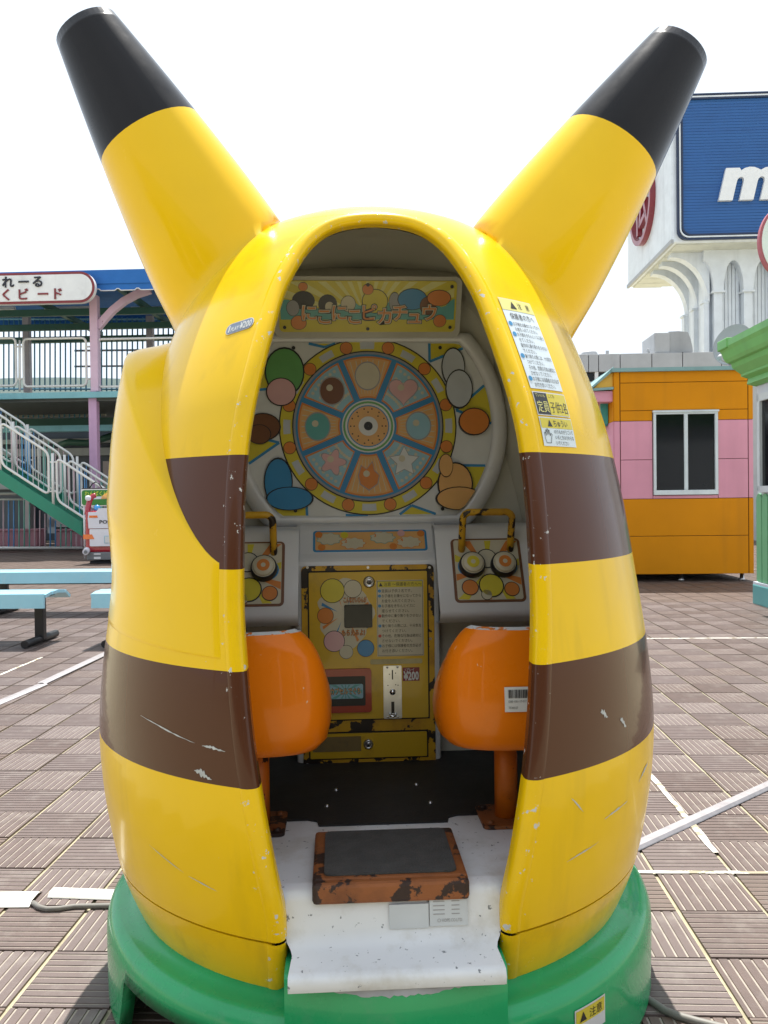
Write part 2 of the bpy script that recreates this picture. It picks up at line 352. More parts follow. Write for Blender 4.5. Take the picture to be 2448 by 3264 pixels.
# smooth the profile by arc length (Catmull-Rom)
def catmull(pts, n):
    out = []; P = [pts[0]]+list(pts)+[pts[-1]]
    for i in range(1, len(P)-2):
        p0, p1, p2, p3 = [np.array(q, float) for q in P[i-1:i+3]]
        for k in range(n):
            t = k/n; out.append(.5*((2*p1)+(p2-p0)*t+(2*p0-5*p1+4*p2-p3)*t*t+(3*p1-p0-3*p2+p3)*t**3))
    out.append(np.array(pts[-1], float)); return np.array(out)
prof = catmull(list(zip(PZ, PRr)), 12)
zz, rr_ = prof[:, 0], prof[:, 1]; keep = np.concatenate([[True], np.diff(zz) > 1e-6]); zz, rr_ = zz[keep], rr_[keep]
def RZ(z): return float(np.interp(z, zz, rr_))
def SZ(z):
    t = min(max((z-1.15)/.55, 0), 1); return .15*t*t*(3-2*t)
DW = catmull([(1.664,0),(1.661,.042),(1.649,.090),(1.620,.133),(1.567,.169),(1.475,.203),(1.388,.222),(1.3,.240),(1.237,.252),(1.15,.264),(1.05,.270),(.88,.271),(.77,.264),(.655,.253),(.55,.238),(.43,.218),(.35,.203),(.28,.202),(.16,.205)], 8)
DTOP = 1.664
DZs, DWs = DW[::-1, 0], DW[::-1, 1]+.007*np.clip((1.62-DW[::-1, 0])/.15, 0, 1)
def DWz(z): return float(np.interp(z, DZs, DWs)) if z < DTOP else 0.0
def bpt(th, z, off=0.0):                                  # point of the shell; th from the front, + to the right
    R = max(RZ(z)+off, 0); x = R*math.sin(th); y = -R*math.cos(th)
    return np.array([x, SZ(z)+(y if y < 0 else y*1.15), z])
def thd(z): return math.asin(min(.999, DWz(z)/max(RZ(z), .02))) if z < DTOP else 0.0
def shell(z0, z1, off, gap=0.0, extra=()):
    zs_ = sorted(set([z0, z1]+[float(z) for z in np.arange(z0, z1, .02)]+[z for z in (1.56,1.58,1.595,1.61,1.62,1.63,1.638,1.645,1.651,1.655,1.658,1.660,1.662,1.663,1.664,1.667,1.672,1.68,1.69,1.70,1.71,1.72,1.725,1.73,1.735,1.7375) if z0 < z < z1]+list(extra)))
    zs_ = [z for i, z in enumerate(zs_) if i in (0, len(zs_)-1) or z >= 1.655 or (z-zs_[i-1] > .004)]
    if off < -.02: zs_ = [z for i, z in enumerate(zs_) if i in (0, len(zs_)-1) or z < 1.6 or i % 2 == 0]
    rows = []; wear = []
    for z in zs_:
        t0 = thd(z); a = []
        N = 120
        for k in range(N+1):
            th = t0+(2*math.pi-2*t0)*k/N; a.append(bpt(th, z, off)); wear.append(math.exp(-RZ(z)*min(th-t0, 2*math.pi-t0-th)/.022) if t0 > 0 else 0)
        rows.append(a)
    return rows, wear
ride = thing('coin_ride', 'yellow egg-shaped coin ride cabin with arched doorway on a green base', 'kiddie ride', ride=True)
def setwear(o, wv):
    at = o.data.attributes.new('wear', 'FLOAT', 'POINT'); at.data.foreach_set('value', wv)
def shellpart(name, z0, z1, m):
    rows, wv = shell(z0, z1, 0); rin, wi = shell(z0, z1, -.012)
    b = MB(); b.grid(rows, 0); b.grid(rin, 0, flip=True)
    n = len(rows[0])
    for i in (0, len(rows)-1): b.grid([rows[i], rin[i]], 0, False)
    o = b.build(name, m, ride); setwear(o, wv+wi+[0]*(len(o.data.vertices)-len(wv)-len(wi))); return o
body = shellpart('cabin_shell',   .306, 1.7375, Y_BODY); body['label'] = 'glossy yellow cabin shell with two brown hoops'
low = shellpart('lower_shell', .185, .302, Y_LOW)
rows, _ = shell(.30, 1.7375, -.03); rows = [[np.array([p[0], p[1], p[2]-.022*min(max((p[2]-1.35)/.3, 0), 1)]) for p in r_] for r_ in rows]; b = MB(); b.grid(rows, 0, flip=True)
rows2, _ = shell(.19, .31, -.016); b.grid(rows2, 0)
b.build('inner_liner', CREAM, ride)
# rounded doorway rim
def rim_path():
    L = []
    for z in [.19,.21,.23,.25,.27,.285,.295,.302,.307]+[float(q) for q in np.arange(.32, 1.56, .02)]+[1.56,1.58,1.595,1.61,1.62,1.63,1.638,1.645,1.651,1.655,1.658,1.660,1.662,1.663]:
        L.append((-DWz(z), z))
    return L+[(0, DTOP)]+[(-x, z) for x, z in reversed(L)]
def rim(zsel, m, name, parent):
    pth = [p for p in rim_path() if zsel[0] <= p[1] <= zsel[1]]
    P = []
    full = rim_path()
    for x, z in full:
        R = RZ(z); y = SZ(z)-math.sqrt(max(R*R-x*x, 0)); P.append(np.array([x, y, z]))
    rows = []; wv = []
    prof_ = [(-.009, .0004), (-.007, -.0010), (.000, -.0014), (.007, -.0004), (.013, .0030), (.018, .0085), (.021, .0165), (.022, .026), (.022, .045 if zsel[0] > .25 else .12)]  # (inwards, depth)
    for i, p in enumerate(P):
        if not (zsel[0] <= p[2] <= zsel[1]): continue
        t = P[min(i+1, len(P)-1)]-P[max(i-1, 0)]; t /= np.linalg.norm(t)
        th = math.atan2(p[0], -(p[1]-SZ(p[2]))); R = RZ(p[2]); dr = (RZ(p[2]+.01)-RZ(p[2]-.01))/.02
        nrm = np.array([math.sin(th), -math.cos(th), -dr]); nrm /= np.linalg.norm(nrm)
        inw = np.cross(t, nrm); inw /= np.linalg.norm(inw)
        if inw[0]*p[0] > 0 and abs(p[0]) > .05: inw = -inw
        if abs(p[0]) <= .05 and inw[2] > 0 and p[2] > 1.5: inw = -inw
        rows.append([p+inw*a-nrm*min(d, .012)+np.array([0, max(0, d-.012), 0]) for a, d in prof_]); wv += [.75]*len(prof_)
    return rows, wv
def fixn(o):
    bm = bmesh.new(); bm.from_mesh(o.data); bmesh.ops.recalc_face_normals(bm, faces=bm.faces); bm.to_mesh(o.data); bm.free()
def rimpart(zsel, m, name):
    rows, wv = rim(zsel, m, name, ride); b = MB()
    if zsel[0] > .25: b.grid(rows, 0)
    else:
        h = len(rows)//2
        for part in (rows[:h], rows[h:]):
            b = MB(); b.grid(part, 0); o = b.build(name, m, ride); fixn(o); setwear(o, wv[:len(wv)//2])
        return
    o = b.build(name, m, ride)
    bm = bmesh.new(); bm.from_mesh(o.data); bmesh.ops.recalc_face_normals(bm, faces=bm.faces); bm.to_mesh(o.data); bm.free()
    setwear(o, wv)
rimpart((.306, 2), Y_BODY, 'doorway_rim')
rimpart((.18, .303), Y_LOW, 'doorway_rim')
# plain curved side panel on the left flank
def ss(a, b_, x): t = min(max((x-a)/(b_-a), 0), 1); return t*t*(3-2*t)
rows = []; NT, NZ = 60, 60
for i in range(NZ+1):
    row = []
    for j in range(NT+1):
        u = j/NT
        ztop = .945+(1.425-.945)*ss(0, .64, u)**.75; zbot = .782+.03*u
        if u > .78: ztop -= .05*((u-.78)/.22)**2
        t = i/NZ; z = zbot+(ztop-zbot)*t; t0_ = thd(z)+.014; th = -(t0_+(rad(112)-t0_)*u)
        zr = np.interp(z, [.78, .86, .93, 1.13, 1.40, 1.45], [.006, .012, .022, .048, .086, .088])
        off = zr*ss(0, .45, t)*(1-ss(.93, 1.0, t)**2)*ss(0, .5, u)*(1-ss(.86, 1.0, u))
        edge = min(i, NZ-i, j, NT-j)
        row.append(bpt(th, z, off-.004 if edge == 0 else off+.0012))
    rows.append(row)
b = MB(); b.grid(rows, 0, flip=True); b.build('side_panel', Y_FAIR, ride, label='plain raised yellow panel on the left flank')
# horns: plain tapered posts with black ends
for (bx, by), (tx, ty) in (((488, 585), (172, 38)), ((1140, 590), (1482, 84))):
    A = pr(bx, by, .06); B = pr(tx, ty, .02); ax = B-A; Ln = np.linalg.norm(ax); ax /= Ln
    u = np.cross(ax, [0, 1, 0]); u /= np.linalg.norm(u); v = np.cross(ax, u)
    rt = .070; r0 = .174
    def horn(t0, t1, n=14, dome=False):
        pts = [(t0+(t1-t0)*k/n, r0+(rt-r0)*((t0+(t1-t0)*k/n))**1.25) for k in range(n+1)]
        P = [(s_*Ln, r) for s_, r in pts]
        if dome:
            s1, r1 = P[-1]; P = P[:-1]+[(s1-.07+r1*math.sin(a)*.95, r1*math.cos(a)) for a in [rad(q) for q in (12, 25, 38, 50, 62, 74, 84, 89.5)]]
        def keepout(p):                                   # the root stops just under the shell
            z = p[2]
            if z > 1.70: return p
            x, y = p[0], p[1]-SZ(z); y = y if y < 0 else y/1.15; R0 = math.hypot(x, y); Rm = RZ(z)-.008
            if R0 >= Rm or R0 < 1e-6: return p
            x, y = x*Rm/R0, y*Rm/R0; return np.array([x, SZ(z)+(y if y < 0 else y*1.15), z])
        return [[keepout(A+ax*s_+(u*math.cos(2*math.pi*k/40)+v*math.sin(2*math.pi*k/40))*r) for k in range(40)] for s_, r in P]
    b = MB(); b.grid(horn(-.22, .52), 0, closeu=True); hb = b.build('horn', Y_FAIR, ride)
    b = MB(); b.grid(horn(.52, .985, dome=True), 0, closeu=True); b.build('horn_cap', BLACKCAP, hb)
    for q in (hb, hb.children[0]):
        bm = bmesh.new(); bm.from_mesh(q.data); bmesh.ops.recalc_face_normals(bm, faces=bm.faces); bm.to_mesh(q.data); bm.free()
# green base with skirt and cut-outs
rows = []; NB = 160
for k in range(NB+1):
    th = -math.pi+2*math.pi*k/NB; d = math.degrees(th); zb = .012
    if -60 < d < -30: zb = .012+.118*min(1, ss(-60, -57, d))*1
    if -30 <= d <= 24: zb = .13
    if 24 < d < 46: zb = .13-.118*ss(24, 46, d)
    if 100 < abs(d) < 140: zb = .10
    pf = [(.50, .212), (.545, .204), (.560, .196), (.572, .190), (.584, .190), (.596, .188), (.606, .178), (.612, .160), (.613, .130)]
    pf += [(.613-.002, zb+.004), (.611, zb), (.585, zb), (.585, .17)]
    rows.append([np.array([r*math.sin(th), -r*math.cos(th), z]) for r, z in pf])
b = MB(); b.grid(rows, 0)
# block under the step
sx = .186
arc_ = [(sx*q, -math.sqrt(.634**2-(sx*q)**2)+.020) for q in np.linspace(-1, 1, 13)]
b.grid([[(x, y, z) for x, y in arc_] for z in (.015, .10, .20, .262)]+[[(x, y+.006, .270) for x, y in arc_], [(x, -.5, .270) for x, y in arc_]], 0, True)
for q in (arc_[0], arc_[-1]): b.add([(q[0], q[1], .015), (q[0], -.5, .015), (q[0], -.5, .27), (q[0], q[1]+.006, .27)], [(0,1,2,3)], 0)
b.build('base_ring', GREEN, ride)
# yellow cheeks beside the step
# moulded white step and floor
b = MB()
def sweepx(mb, prof2, xs0, mi=0, smooth=True):
    """profile of (y,z,halfwidth) lofted across x with rounded ends"""
    rows = []
    for y, z, hw in prof2:
        rows.append([(hw*q, y, z) for q in (-1, -.97, -.9, -.5, 0, .5, .9, .97, 1)])
    mb.grid(rows, mi, smooth, flip=True)
b2 = MB(); sweepx(b2, [(-.618,.258,.178), (-.621,.272,.178), (-.615,.282,.178), (-.604,.285,.177), (-.56,.288,.174), (-.548,.291,.177), (-.538,.300,.184), (-.532,.315,.187), (-.524,.36,.187), (-.518,.372,.190), (-.507,.377,.196), (-.49,.3785,.24)], 0)
stp = b2.build('step', WHITE_FRP, ride)
b = MB()
FZ = .372
b.add([(-.50,-.16,FZ),(.50,-.16,FZ),(.42,-.38,FZ),(.26,-.50,FZ),(-.26,-.50,FZ),(-.42,-.38,FZ)][::-1], [(0,1,2,3,4,5)], 0)
b.add([(-.55,-.16,FZ),(.55,-.16,FZ),(.5,.34,FZ),(-.5,.34,FZ)], [(0,1,2,3)], 0)
b.build('floor_panel', WHITE_FRP, ride)
fl = frame((0, 0, FZ), (1, 0, 0), (0, 1, 0))
b = MB(); b.prism(fl, [(-.50,.30),(-.5,-.19),(-.16,-.19),(-.14,-.20),(-.135,-.225),(.135,-.225),(.14,-.20),(.16,-.19),(.5,-.19),(.5,.30)], 0, .004, 0); b.build('floor_sheet', BLACKMAT, ride)
b = MB()
for x, y in ((-.10, -.02), (.09, .0), (-.12, -.12), (.11, -.12)): b.mark(); b.lathe([(.005, .004), (.004, .008), (.001, .009)], (x, y, FZ), 8)
b.split('floor_screw', STEEL, ride)
b = MB(); up_, dn_ = [], []
for q in np.linspace(-.72, .72, 41):
    x = sx*q; y = -math.sqrt(.634**2-x*x)+.0192; k_ = max(0.0, math.sin(math.pi*(q+.72)/1.44))**.5; up_.append((x, y+.001, .2600)); dn_.append((x, y, .2600-k_*(.013+.006*rnd.random())))
b.grid([dn_, up_], 0, False); b.build('worn_edge', mat('bare_grey_primer', (.36, .37, .40), .6, var=.15, vscale=20), ride)
# rusty step plate with rubber mat
b = MB(); b.box((-.140, -.520, FZ+.001), (.132, -.305, FZ+.024), 0, .006); b.box((-.140, -.536, FZ-.014), (.132, -.512, FZ+.0225), 0, .007); sp = b.build('step_plate', RUSTED, ride)
b = MB(); b.prism(frame((0, 0, FZ+.0245), (1, 0, 0), (0, 1, 0)), rrect(-.120, -.508, .114, -.318, .012), 0, .003, 0); b.build('rubber_mat', MATGREY, sp)
# maker's plates on the riser
rf = frame((0, -.530, .335), (1, 0, 0), (0, .12, .99))
b = MB(); b.prism(rf, [(-.008,-.022),(.060,-.022),(.060,.018),(-.008,.018)], .0, .0032, 0); b.prism(rf, [(.062,-.020),(.128,-.020),(.128,.028),(.062,.028)], .0, .0034, 0)
for yy in (.020, .013, .006, -.001):
    for x0_, x1_ in ((.068, .088), (.100, .114)): b.prism(rf, [(x0_, yy), (x1_, yy), (x1_, yy+.0016), (x0_, yy+.0016)], .003, .0039, 1)
ringpoly(b, rf, .078, -.0105, .0022, .0030, .0040, 1, n=16); text(b, rf, 'HOPE.CO.LTD.', .083, -.013, .0075, .0040, 1, w=.036, bold=.01)
b.build('maker_plate', [P_LGREY, P_GREY], ride)
# back wall of the cabin
rows = []
YB = .37
for k in range(40):
    z = .70+(1.70-.70)*k/39; S = SZ(z); R = RZ(z)-.031; q = (YB-S)/1.15; hw = math.sqrt(max(R*R-q*q, 1e-4)) if abs(q) < R else .01
    rows.append([(hw*t, YB, z) for t in (-1, -.5, 0, .5, 1)])
b = MB(); b.grid(rows, 0, False); b.build('back_wall', CREAM, ride)
# flanged bezel round the wheel board
wc = pr(795, 922, .325); WR = (pr(1085, 925, .325)-pr(548, 925, .325))[0]/2; WT = pr(795, 740, .325)[2]-wc[2]; WB = wc[2]-pr(795, 1115, .325)[2]
wfr = frame((wc[0], .325, wc[2]), (1, 0, 0), (0, .03, 1))
def clipped(R, t, bt, n=36):
    a0 = math.asin(min(1, t/R)); a1 = math.asin(min(1, bt/R)); p = []
    for k in range(n+1): a = -a1+(a0+a1)*k/n; p.append((R*math.cos(a), R*math.sin(a)))
    for k in range(n+1): a = math.pi-a0+(a0+a1)*k/n; p.append((R*math.cos(a), R*math.sin(a)))
    return p
b = MB()
outs = [(1.0, .012, 0), (1.02, .020, 0), (1.055, .020, 0), (1.10, .012, 0), (1.13, -.006, 0), (1.15, -.045, 0)]
b.grid([[wfr(x*s_, y*s_, d) for x, y in clipped(WR, WT, WB)] for s_, d, _ in outs], 0, True, True); bz = b.build('wheel_bezel', WHITE_CON, ride)
# printed wheel board: generic rays, ring, sectors and plain shapes
CP = clipped(WR, WT, WB)
b = MB(); b.prism(wfr, CP, -.002, .010, 0)
bd = b.build('wheel_board', P_WHITE, ride)
def inside_clip(pts, R=WR*.995, t=WT*.99, bt=WB*.99):      # pull a polygon inside the board
    out = []
    for x, y in pts:
        y = min(max(y, -bt), t); r = math.hypot(x, y)
        if r > R: x, y = x*R/r, y*R/r
        out.append((x, y))
    return out
b = MB()
Rr = WR*.80
for k in range(10):
    a = rad(36*k+10); h = rad(7.0 if k % 2 else 9); n = 6
    outer = [(1.4*WR*math.cos(a-h+2*h*q/n), 1.4*WR*math.sin(a-h+2*h*q/n)) for q in range(n+1)]
    oc = []
    for x, y in outer:
        s_ = min(1, WR*.993/math.hypot(x, y), WT*.985/y if y > 0 else 9, WB*.985/-y if y < 0 else 9); oc.append((x*s_, y*s_))
    b.mark(); ap = (Rr*.9*math.cos(a), Rr*.9*math.sin(a))
    b.prism(wfr, [ap]+oc, .0095, .0106, 0)
    for s1 in (oc[0], oc[-1]):
        d = np.array(s1)-np.array(ap); l = np.linalg.norm(d); nn = np.array([-d[1], d[0]])/l*.0035; A_, B_ = np.array(ap), np.array(s1)
        q = [tuple(A_-nn), tuple(B_-nn), tuple(B_+nn), tuple(A_+nn)]; b.prism(wfr, q, .0095, .0112, 1)
b.split('printed_ray', [P_YEL, P_MID], bd)
b = MB(); R1 = WR*.70
ringpoly(b, wfr, 0, 0, 0.001, R1*1.015, .0116, 0, n=72); ringpoly(b, wfr, 0, 0, .001, R1, .0120, 1, n=72); ringpoly(b, wfr, 0, 0, .001, R1*.865, .0124, 0, n=72); ringpoly(b, wfr, 0, 0, .001, R1*.85, .0128, 2, n=72); ringpoly(b, wfr, 0, 0, .001, R1*.825, .0132, 3, n=72)
b.build('printed_ring', [P_BLACK, P_YEL, P_GREY, P_MID], bd)
b = MB()
for k in range(12):
    b.mark(); a = rad(30*k+15); cx, cy = R1*.925*math.cos(a), R1*.925*math.sin(a)
    ringpoly(b, wfr, cx, cy, .0005, .0175, .0131 if False else .0134, 1, n=20); ringpoly(b, wfr, cx, cy, .0005, .0160, .0137, 0, n=20)
    b.mark(); ringpoly(b, wfr, 0, 0, R1*.885, R1*.965, .0124, 2, 30*k-5, 30*k+5, 6)
b.split('printed_dot', [P_OR, P_BLACK, P_LGREY], bd)
secs = [(P_ORL, 'round', P_CREAM), (P_LBLUE, 'heart', P_PINK), (P_ORL, 'drop', P_LBLUE), (P_LBLUE, 'star', P_WHITE), (P_ORL, 'flame', P_OR), (P_LBLUE, 'flower', P_PINK), (P_ORL, 'leaf', P_TEAL), (P_LBLUE, 'round', P_BROWN)]
def sector(r0, r1, a, hw):
    n = 10; A = [rad(a-hw+2*hw*k/n) for k in range(n+1)]; hin = hw*.80
    B_ = [rad(a-hin+2*hin*k/n) for k in range(n+1)]
    return [(r1*math.cos(q), r1*math.sin(q)) for q in A]+[(r0*math.cos(q), r0*math.sin(q)) for q in reversed(B_)]
for k, (bgm, shp, fm) in enumerate(secs):
    a = 90-45*k; b = MB()
    b.prism(wfr, sector(R1*.325, R1*.80, a, 20.3), .013, .0137, 0); b.prism(wfr, sector(R1*.345, R1*.78, a, 18.6), .013, .0141, 1)
    if k % 2 == 0:
        for q in range(7):
            aa = a-15+5*q; ringpoly(b, wfr, 0, 0, R1*.37, R1*.76, .0143, 2, aa-.35, aa+.35, 1)
    else:
        for q in range(-3, 4):
            for e in range(4):
                ra = R1*(.43+.1*e); ringpoly(b, wfr, ra*math.cos(rad(a+q*4.6)), ra*math.sin(rad(a+q*4.6)), .0003, .0045, .0143, 2, n=8)
    cx, cy = R1*.575*math.cos(rad(a)), R1*.575*math.sin(rad(a)); s_ = R1*.135
    if shp in ('round', 'drop', 'leaf'): pts = circ(0, 0, s_, 24, s_*1.12)
    elif shp == 'heart': pts = [(.075*s_*16*math.sin(t)**3, .075*s_*(13*math.cos(t)-5*math.cos(2*t)-2*math.cos(3*t)-math.cos(4*t))) for t in np.linspace(0, 2*math.pi, 28, endpoint=False)][::-1]
    elif shp == 'star': pts = star(0, 0, s_*1.25, 5, .5)
    elif shp == 'flame': pts = [(s_*x, s_*y) for x, y in ((-.7,-.6),(0,-1.1),(.7,-.6),(.85,.1),(.45,.5),(.3,1.2),(-.2,.6),(-.6,.9),(-.85,.1))]
    else: pts = [((s_*(.85+.25*math.cos(5*t)))*math.cos(t), (s_*(.85+.25*math.cos(5*t)))*math.sin(t)) for t in np.linspace(0, 2*math.pi, 40, endpoint=False)]
    def tr(p, g=1.0): return [(cx+x*g, cy+y*g) for x, y in p]
    b.prism(wfr, tr(pts, 1.1), .014, .0147, 3); b.prism(wfr, tr(pts, 1.0), .014, .0151, 4)
    b.prism(wfr, tr(circ(-s_*.2, s_*.25, s_*.28, 14)), .015, .0154, 2)
    b.build('printed_sector', [P_OR, bgm, P_CREAM, P_GREY, fm], bd)
b = MB()
for r, m_, d in ((.30, 0, .0139), (.285, 1, .0143), (.262, 2, .0147), (.24, 3, .0151), (.228, 4, .0155), (.11, 0, .0175), (.085, 2, .018), (.05, 5, .0188)):
    ringpoly(b, wfr, 0, 0, .0005, R1*r, d, m_, n=40)
for rr0, n in ((.16, 8), (.20, 14)):
    for k in range(n): a = 2*math.pi*k/n; ringpoly(b, wfr, R1*rr0*math.cos(a), R1*rr0*math.sin(a), .0003, .0022, .0160, 5, n=8)
b.lathe([(0, 0)], n=3, cap=False) if False else None
b.build('wheel_hub', [P_WHITE, P_GREEN, P_WHITE, P_MID, P_ORL, P_BLACK], bd)
# plain shapes round the rim in place of the printed figures
b = MB()
for kz_, (x, y, rx, ry, m_) in enumerate(((-.225, .15, .05, .062, 2), (-.235, .095, .038, .036, 6), (-.285, .0, .045, .035, 3), (-.295, -.02, .03, .025, 3), (-.245, -.15, .036, .062, 4), (-.215, -.195, .06, .03, 4), (.235, .16, .03, .05, 7), (.25, .10, .035, .05, 7), (.29, .01, .04, .035, 1), (.235, -.16, .045, .055, 5), (.245, -.20, .06, .03, 5), (.21, -.11, .018, .03, 5))):
    b.mark(); b.prism(wfr, inside_clip(circ(x, y, rx*1.08, 24, ry*1.08)), .0112, .0140+.0012*kz_, 0); b.prism(wfr, inside_clip(circ(x, y, rx, 24, ry)), .0112, .0146+.0012*kz_, m_)
b.split('printed_shape', [P_BLACK, P_OR, P_GREEN, P_BROWN, P_MID, P_ORL, P_PINK, P_LGREY], bd)
b = MB()
for x, y in ((-.2, WT*.93), (.2, WT*.93), (-.2, -WB*.93), (.2, -WB*.93), (-WR*.96, 0), (WR*.96, 0)): b.mark(); ringpoly(b, wfr, x, y, .0003, .005, .0155, 0, n=12)
b.split('board_screw', P_BLACK, bd)
# title board over the wheel
ta, tb_ = pr(607, 717, .30), pr(985, 607, .24)
tcx = (ta[0]+tb_[0])/2; tw = (pr(985, 717, .30)-pr(607, 717, .30))[0]; th_ = math.hypot(tb_[2]-ta[2], .06)
tfr = frame((tcx, .27, (ta[2]+tb_[2])/2), (1, 0, 0), (0, -.06, tb_[2]-ta[2])); hw, hh = tw/2, th_/2
b = MB(); b.prism(tfr, rrect(-hw*1.06, -hh*1.25, hw*1.06, hh*1.15, .02), -.12, -.004, 0); b.build('title_housing', CREAM, ride)
b = MB(); b.prism(tfr, rrect(-hw, -hh, hw, hh, .012), -.005, .001, 0)
tbd = b.build('title_board', P_YEL, ride)
b = MB()
for k in range(15):
    a = rad(12*k+6); n_ = rad(2.6); pts = []
    for q in (a-n_, a+n_):
        s_ = min(hw*.97/abs(math.cos(q)), (hh*1.6)/abs(math.sin(q)+1e-6)); pts.append((s_*math.cos(q), min(hh*.97, -hh*.55+s_*math.sin(q))))
    b.mark(); b.prism(tfr, [(0, -hh*.55)]+pts, 0, .0016, 0)
b.mark(); b.prism(tfr, [(-hw*.98, -hh*.5)]+[(hw*(-.98+1.96*k/40), -hh*.5+hh*(.62+.12*math.sin(k*1.3)+.1*math.sin(k*.5))) for k in range(41)]+[(hw*.98, -hh*.5)], 0, .0022, 1)
b.split('printed_ray', [P_LYEL, P_TEAL], tbd)
b = MB()
for kz_, (x, y, rx, ry, m_) in enumerate(((-.72, .25, .12, .34, 4), (-.84, -.05, .07, .3, 5), (-.45, .1, .10, .36, 4), (-.43, .0, .05, .2, 6), (-.22, .12, .08, .3, 6), (.08, .22, .14, .45, 2), (.3, .2, .06, .36, 5), (.5, .3, .16, .4, 7), (.68, .05, .09, .35, 8), (.80, .35, .13, .3, 1), (-.78, -.62, .085, .27, 1), (.82, -.55, .07, .24, 1), (-.72, .78, .05, .16, 1), (.0, .68, .06, .2, 1))):
    b.mark(); b.prism(tfr, [(u, max(-hh*.95, min(hh*.95, v))) for u, v in circ(x*hw, y*hh, rx*hw*1.06, 20, ry*hh*1.06)], 0, .0026+.0001*kz_, 4); b.prism(tfr, [(u, max(-hh*.93, min(hh*.93, v))) for u, v in circ(x*hw, y*hh, rx*hw, 20, ry*hh)], 0, .00265+.0001*kz_, m_)
b.split('printed_shape', [P_YEL, P_OR, P_YEL, P_TEAL, P_BLACK, P_GREY, P_CREAM, P_MID, P_BROWN], tbd)
b = MB()
TT = 'にこにこピカチュウ'
for k, ch in enumerate(TT):
    x = (-.66+1.36*k/8)*hw; y = (-.62 if k % 2 else -.48)*hh
    b.mark(); text(b, tfr, ch, x, y, .047, .0040, 0, bold=.085, align='C'); text(b, tfr, ch, x, y, .047, .0046, 1, bold=.05, align='C'); text(b, tfr, ch, x, y, .047, .0052, 2, bold=.005, align='C')
b.split('title_letter', [P_BLACK, P_CREAM, P_OR], tbd)
b = MB()
for x, y in ((-.94, -.8), (.94, -.8), (-.94, .8), (.94, .8), (0, .86), (0, -.86)): b.mark(); ringpoly(b, tfr, x*hw, y*hh, .0003, .0048, .0058, 0, n=10)
b.split('board_screw', P_BLACK, tbd)
# console: centre box and the two flanks
def extr(mb, prof2, x0, x1, mi=0, smooth=False):
    n = len(prof2); mb.grid([[(x0, y, z) for y, z in prof2], [(x1, y, z) for y, z in prof2]], mi, smooth)
    mb.add([(x0, y, z) for y, z in prof2], [tuple(range(n))], mi); mb.add([(x1, y, z) for y, z in prof2], [tuple(reversed(range(n)))], mi)
cx0, cx1 = pr(640, 1500, .19)[0], pr(953, 1500, .19)[0]
b = MB(); pf = [(.36, .36), (.19, .36), (.19, .885), (.193, .895), (.200, .903), (.215, .915), (.262, .975), (.275, .985), (.30, .99), (.36, .99)]
n = len(pf); xs = [cx0, cx0+.004, cx0+.012, cx0+.03, cx1-.03, cx1-.012, cx1-.004, cx1]; dn = [.016, .006, .001, 0, 0, .001, .006, .016]
b.grid([[(x, y+d, z) for y, z in pf] for x, d in zip(xs, dn)], 0, False, flip=False)
b.build('console_box', WHITE_CON, ride)
flank = []
for sgn, xa, xb in ((1, cx1-.012, .50), (-1, -.50, cx0+.012)):
    b = MB(); pf2 = [(.36, .735), (.16, .735), (.115, .745), (.095, .76), (.092, .775), (.195, .965), (.205, .975), (.225, .982), (.36, .985)]
    b.grid([[(xa, y, z) for y, z in pf2], [(xb, y, z) for y, z in pf2]], 0, True)
    fk = b.build('console_flank', WHITE_CON, ride); flank.append(fk)
    b = MB(); b.box((xa, .26, .36), (xb, .30, .74), 0); b.build('kick_board', CREAM, ride)
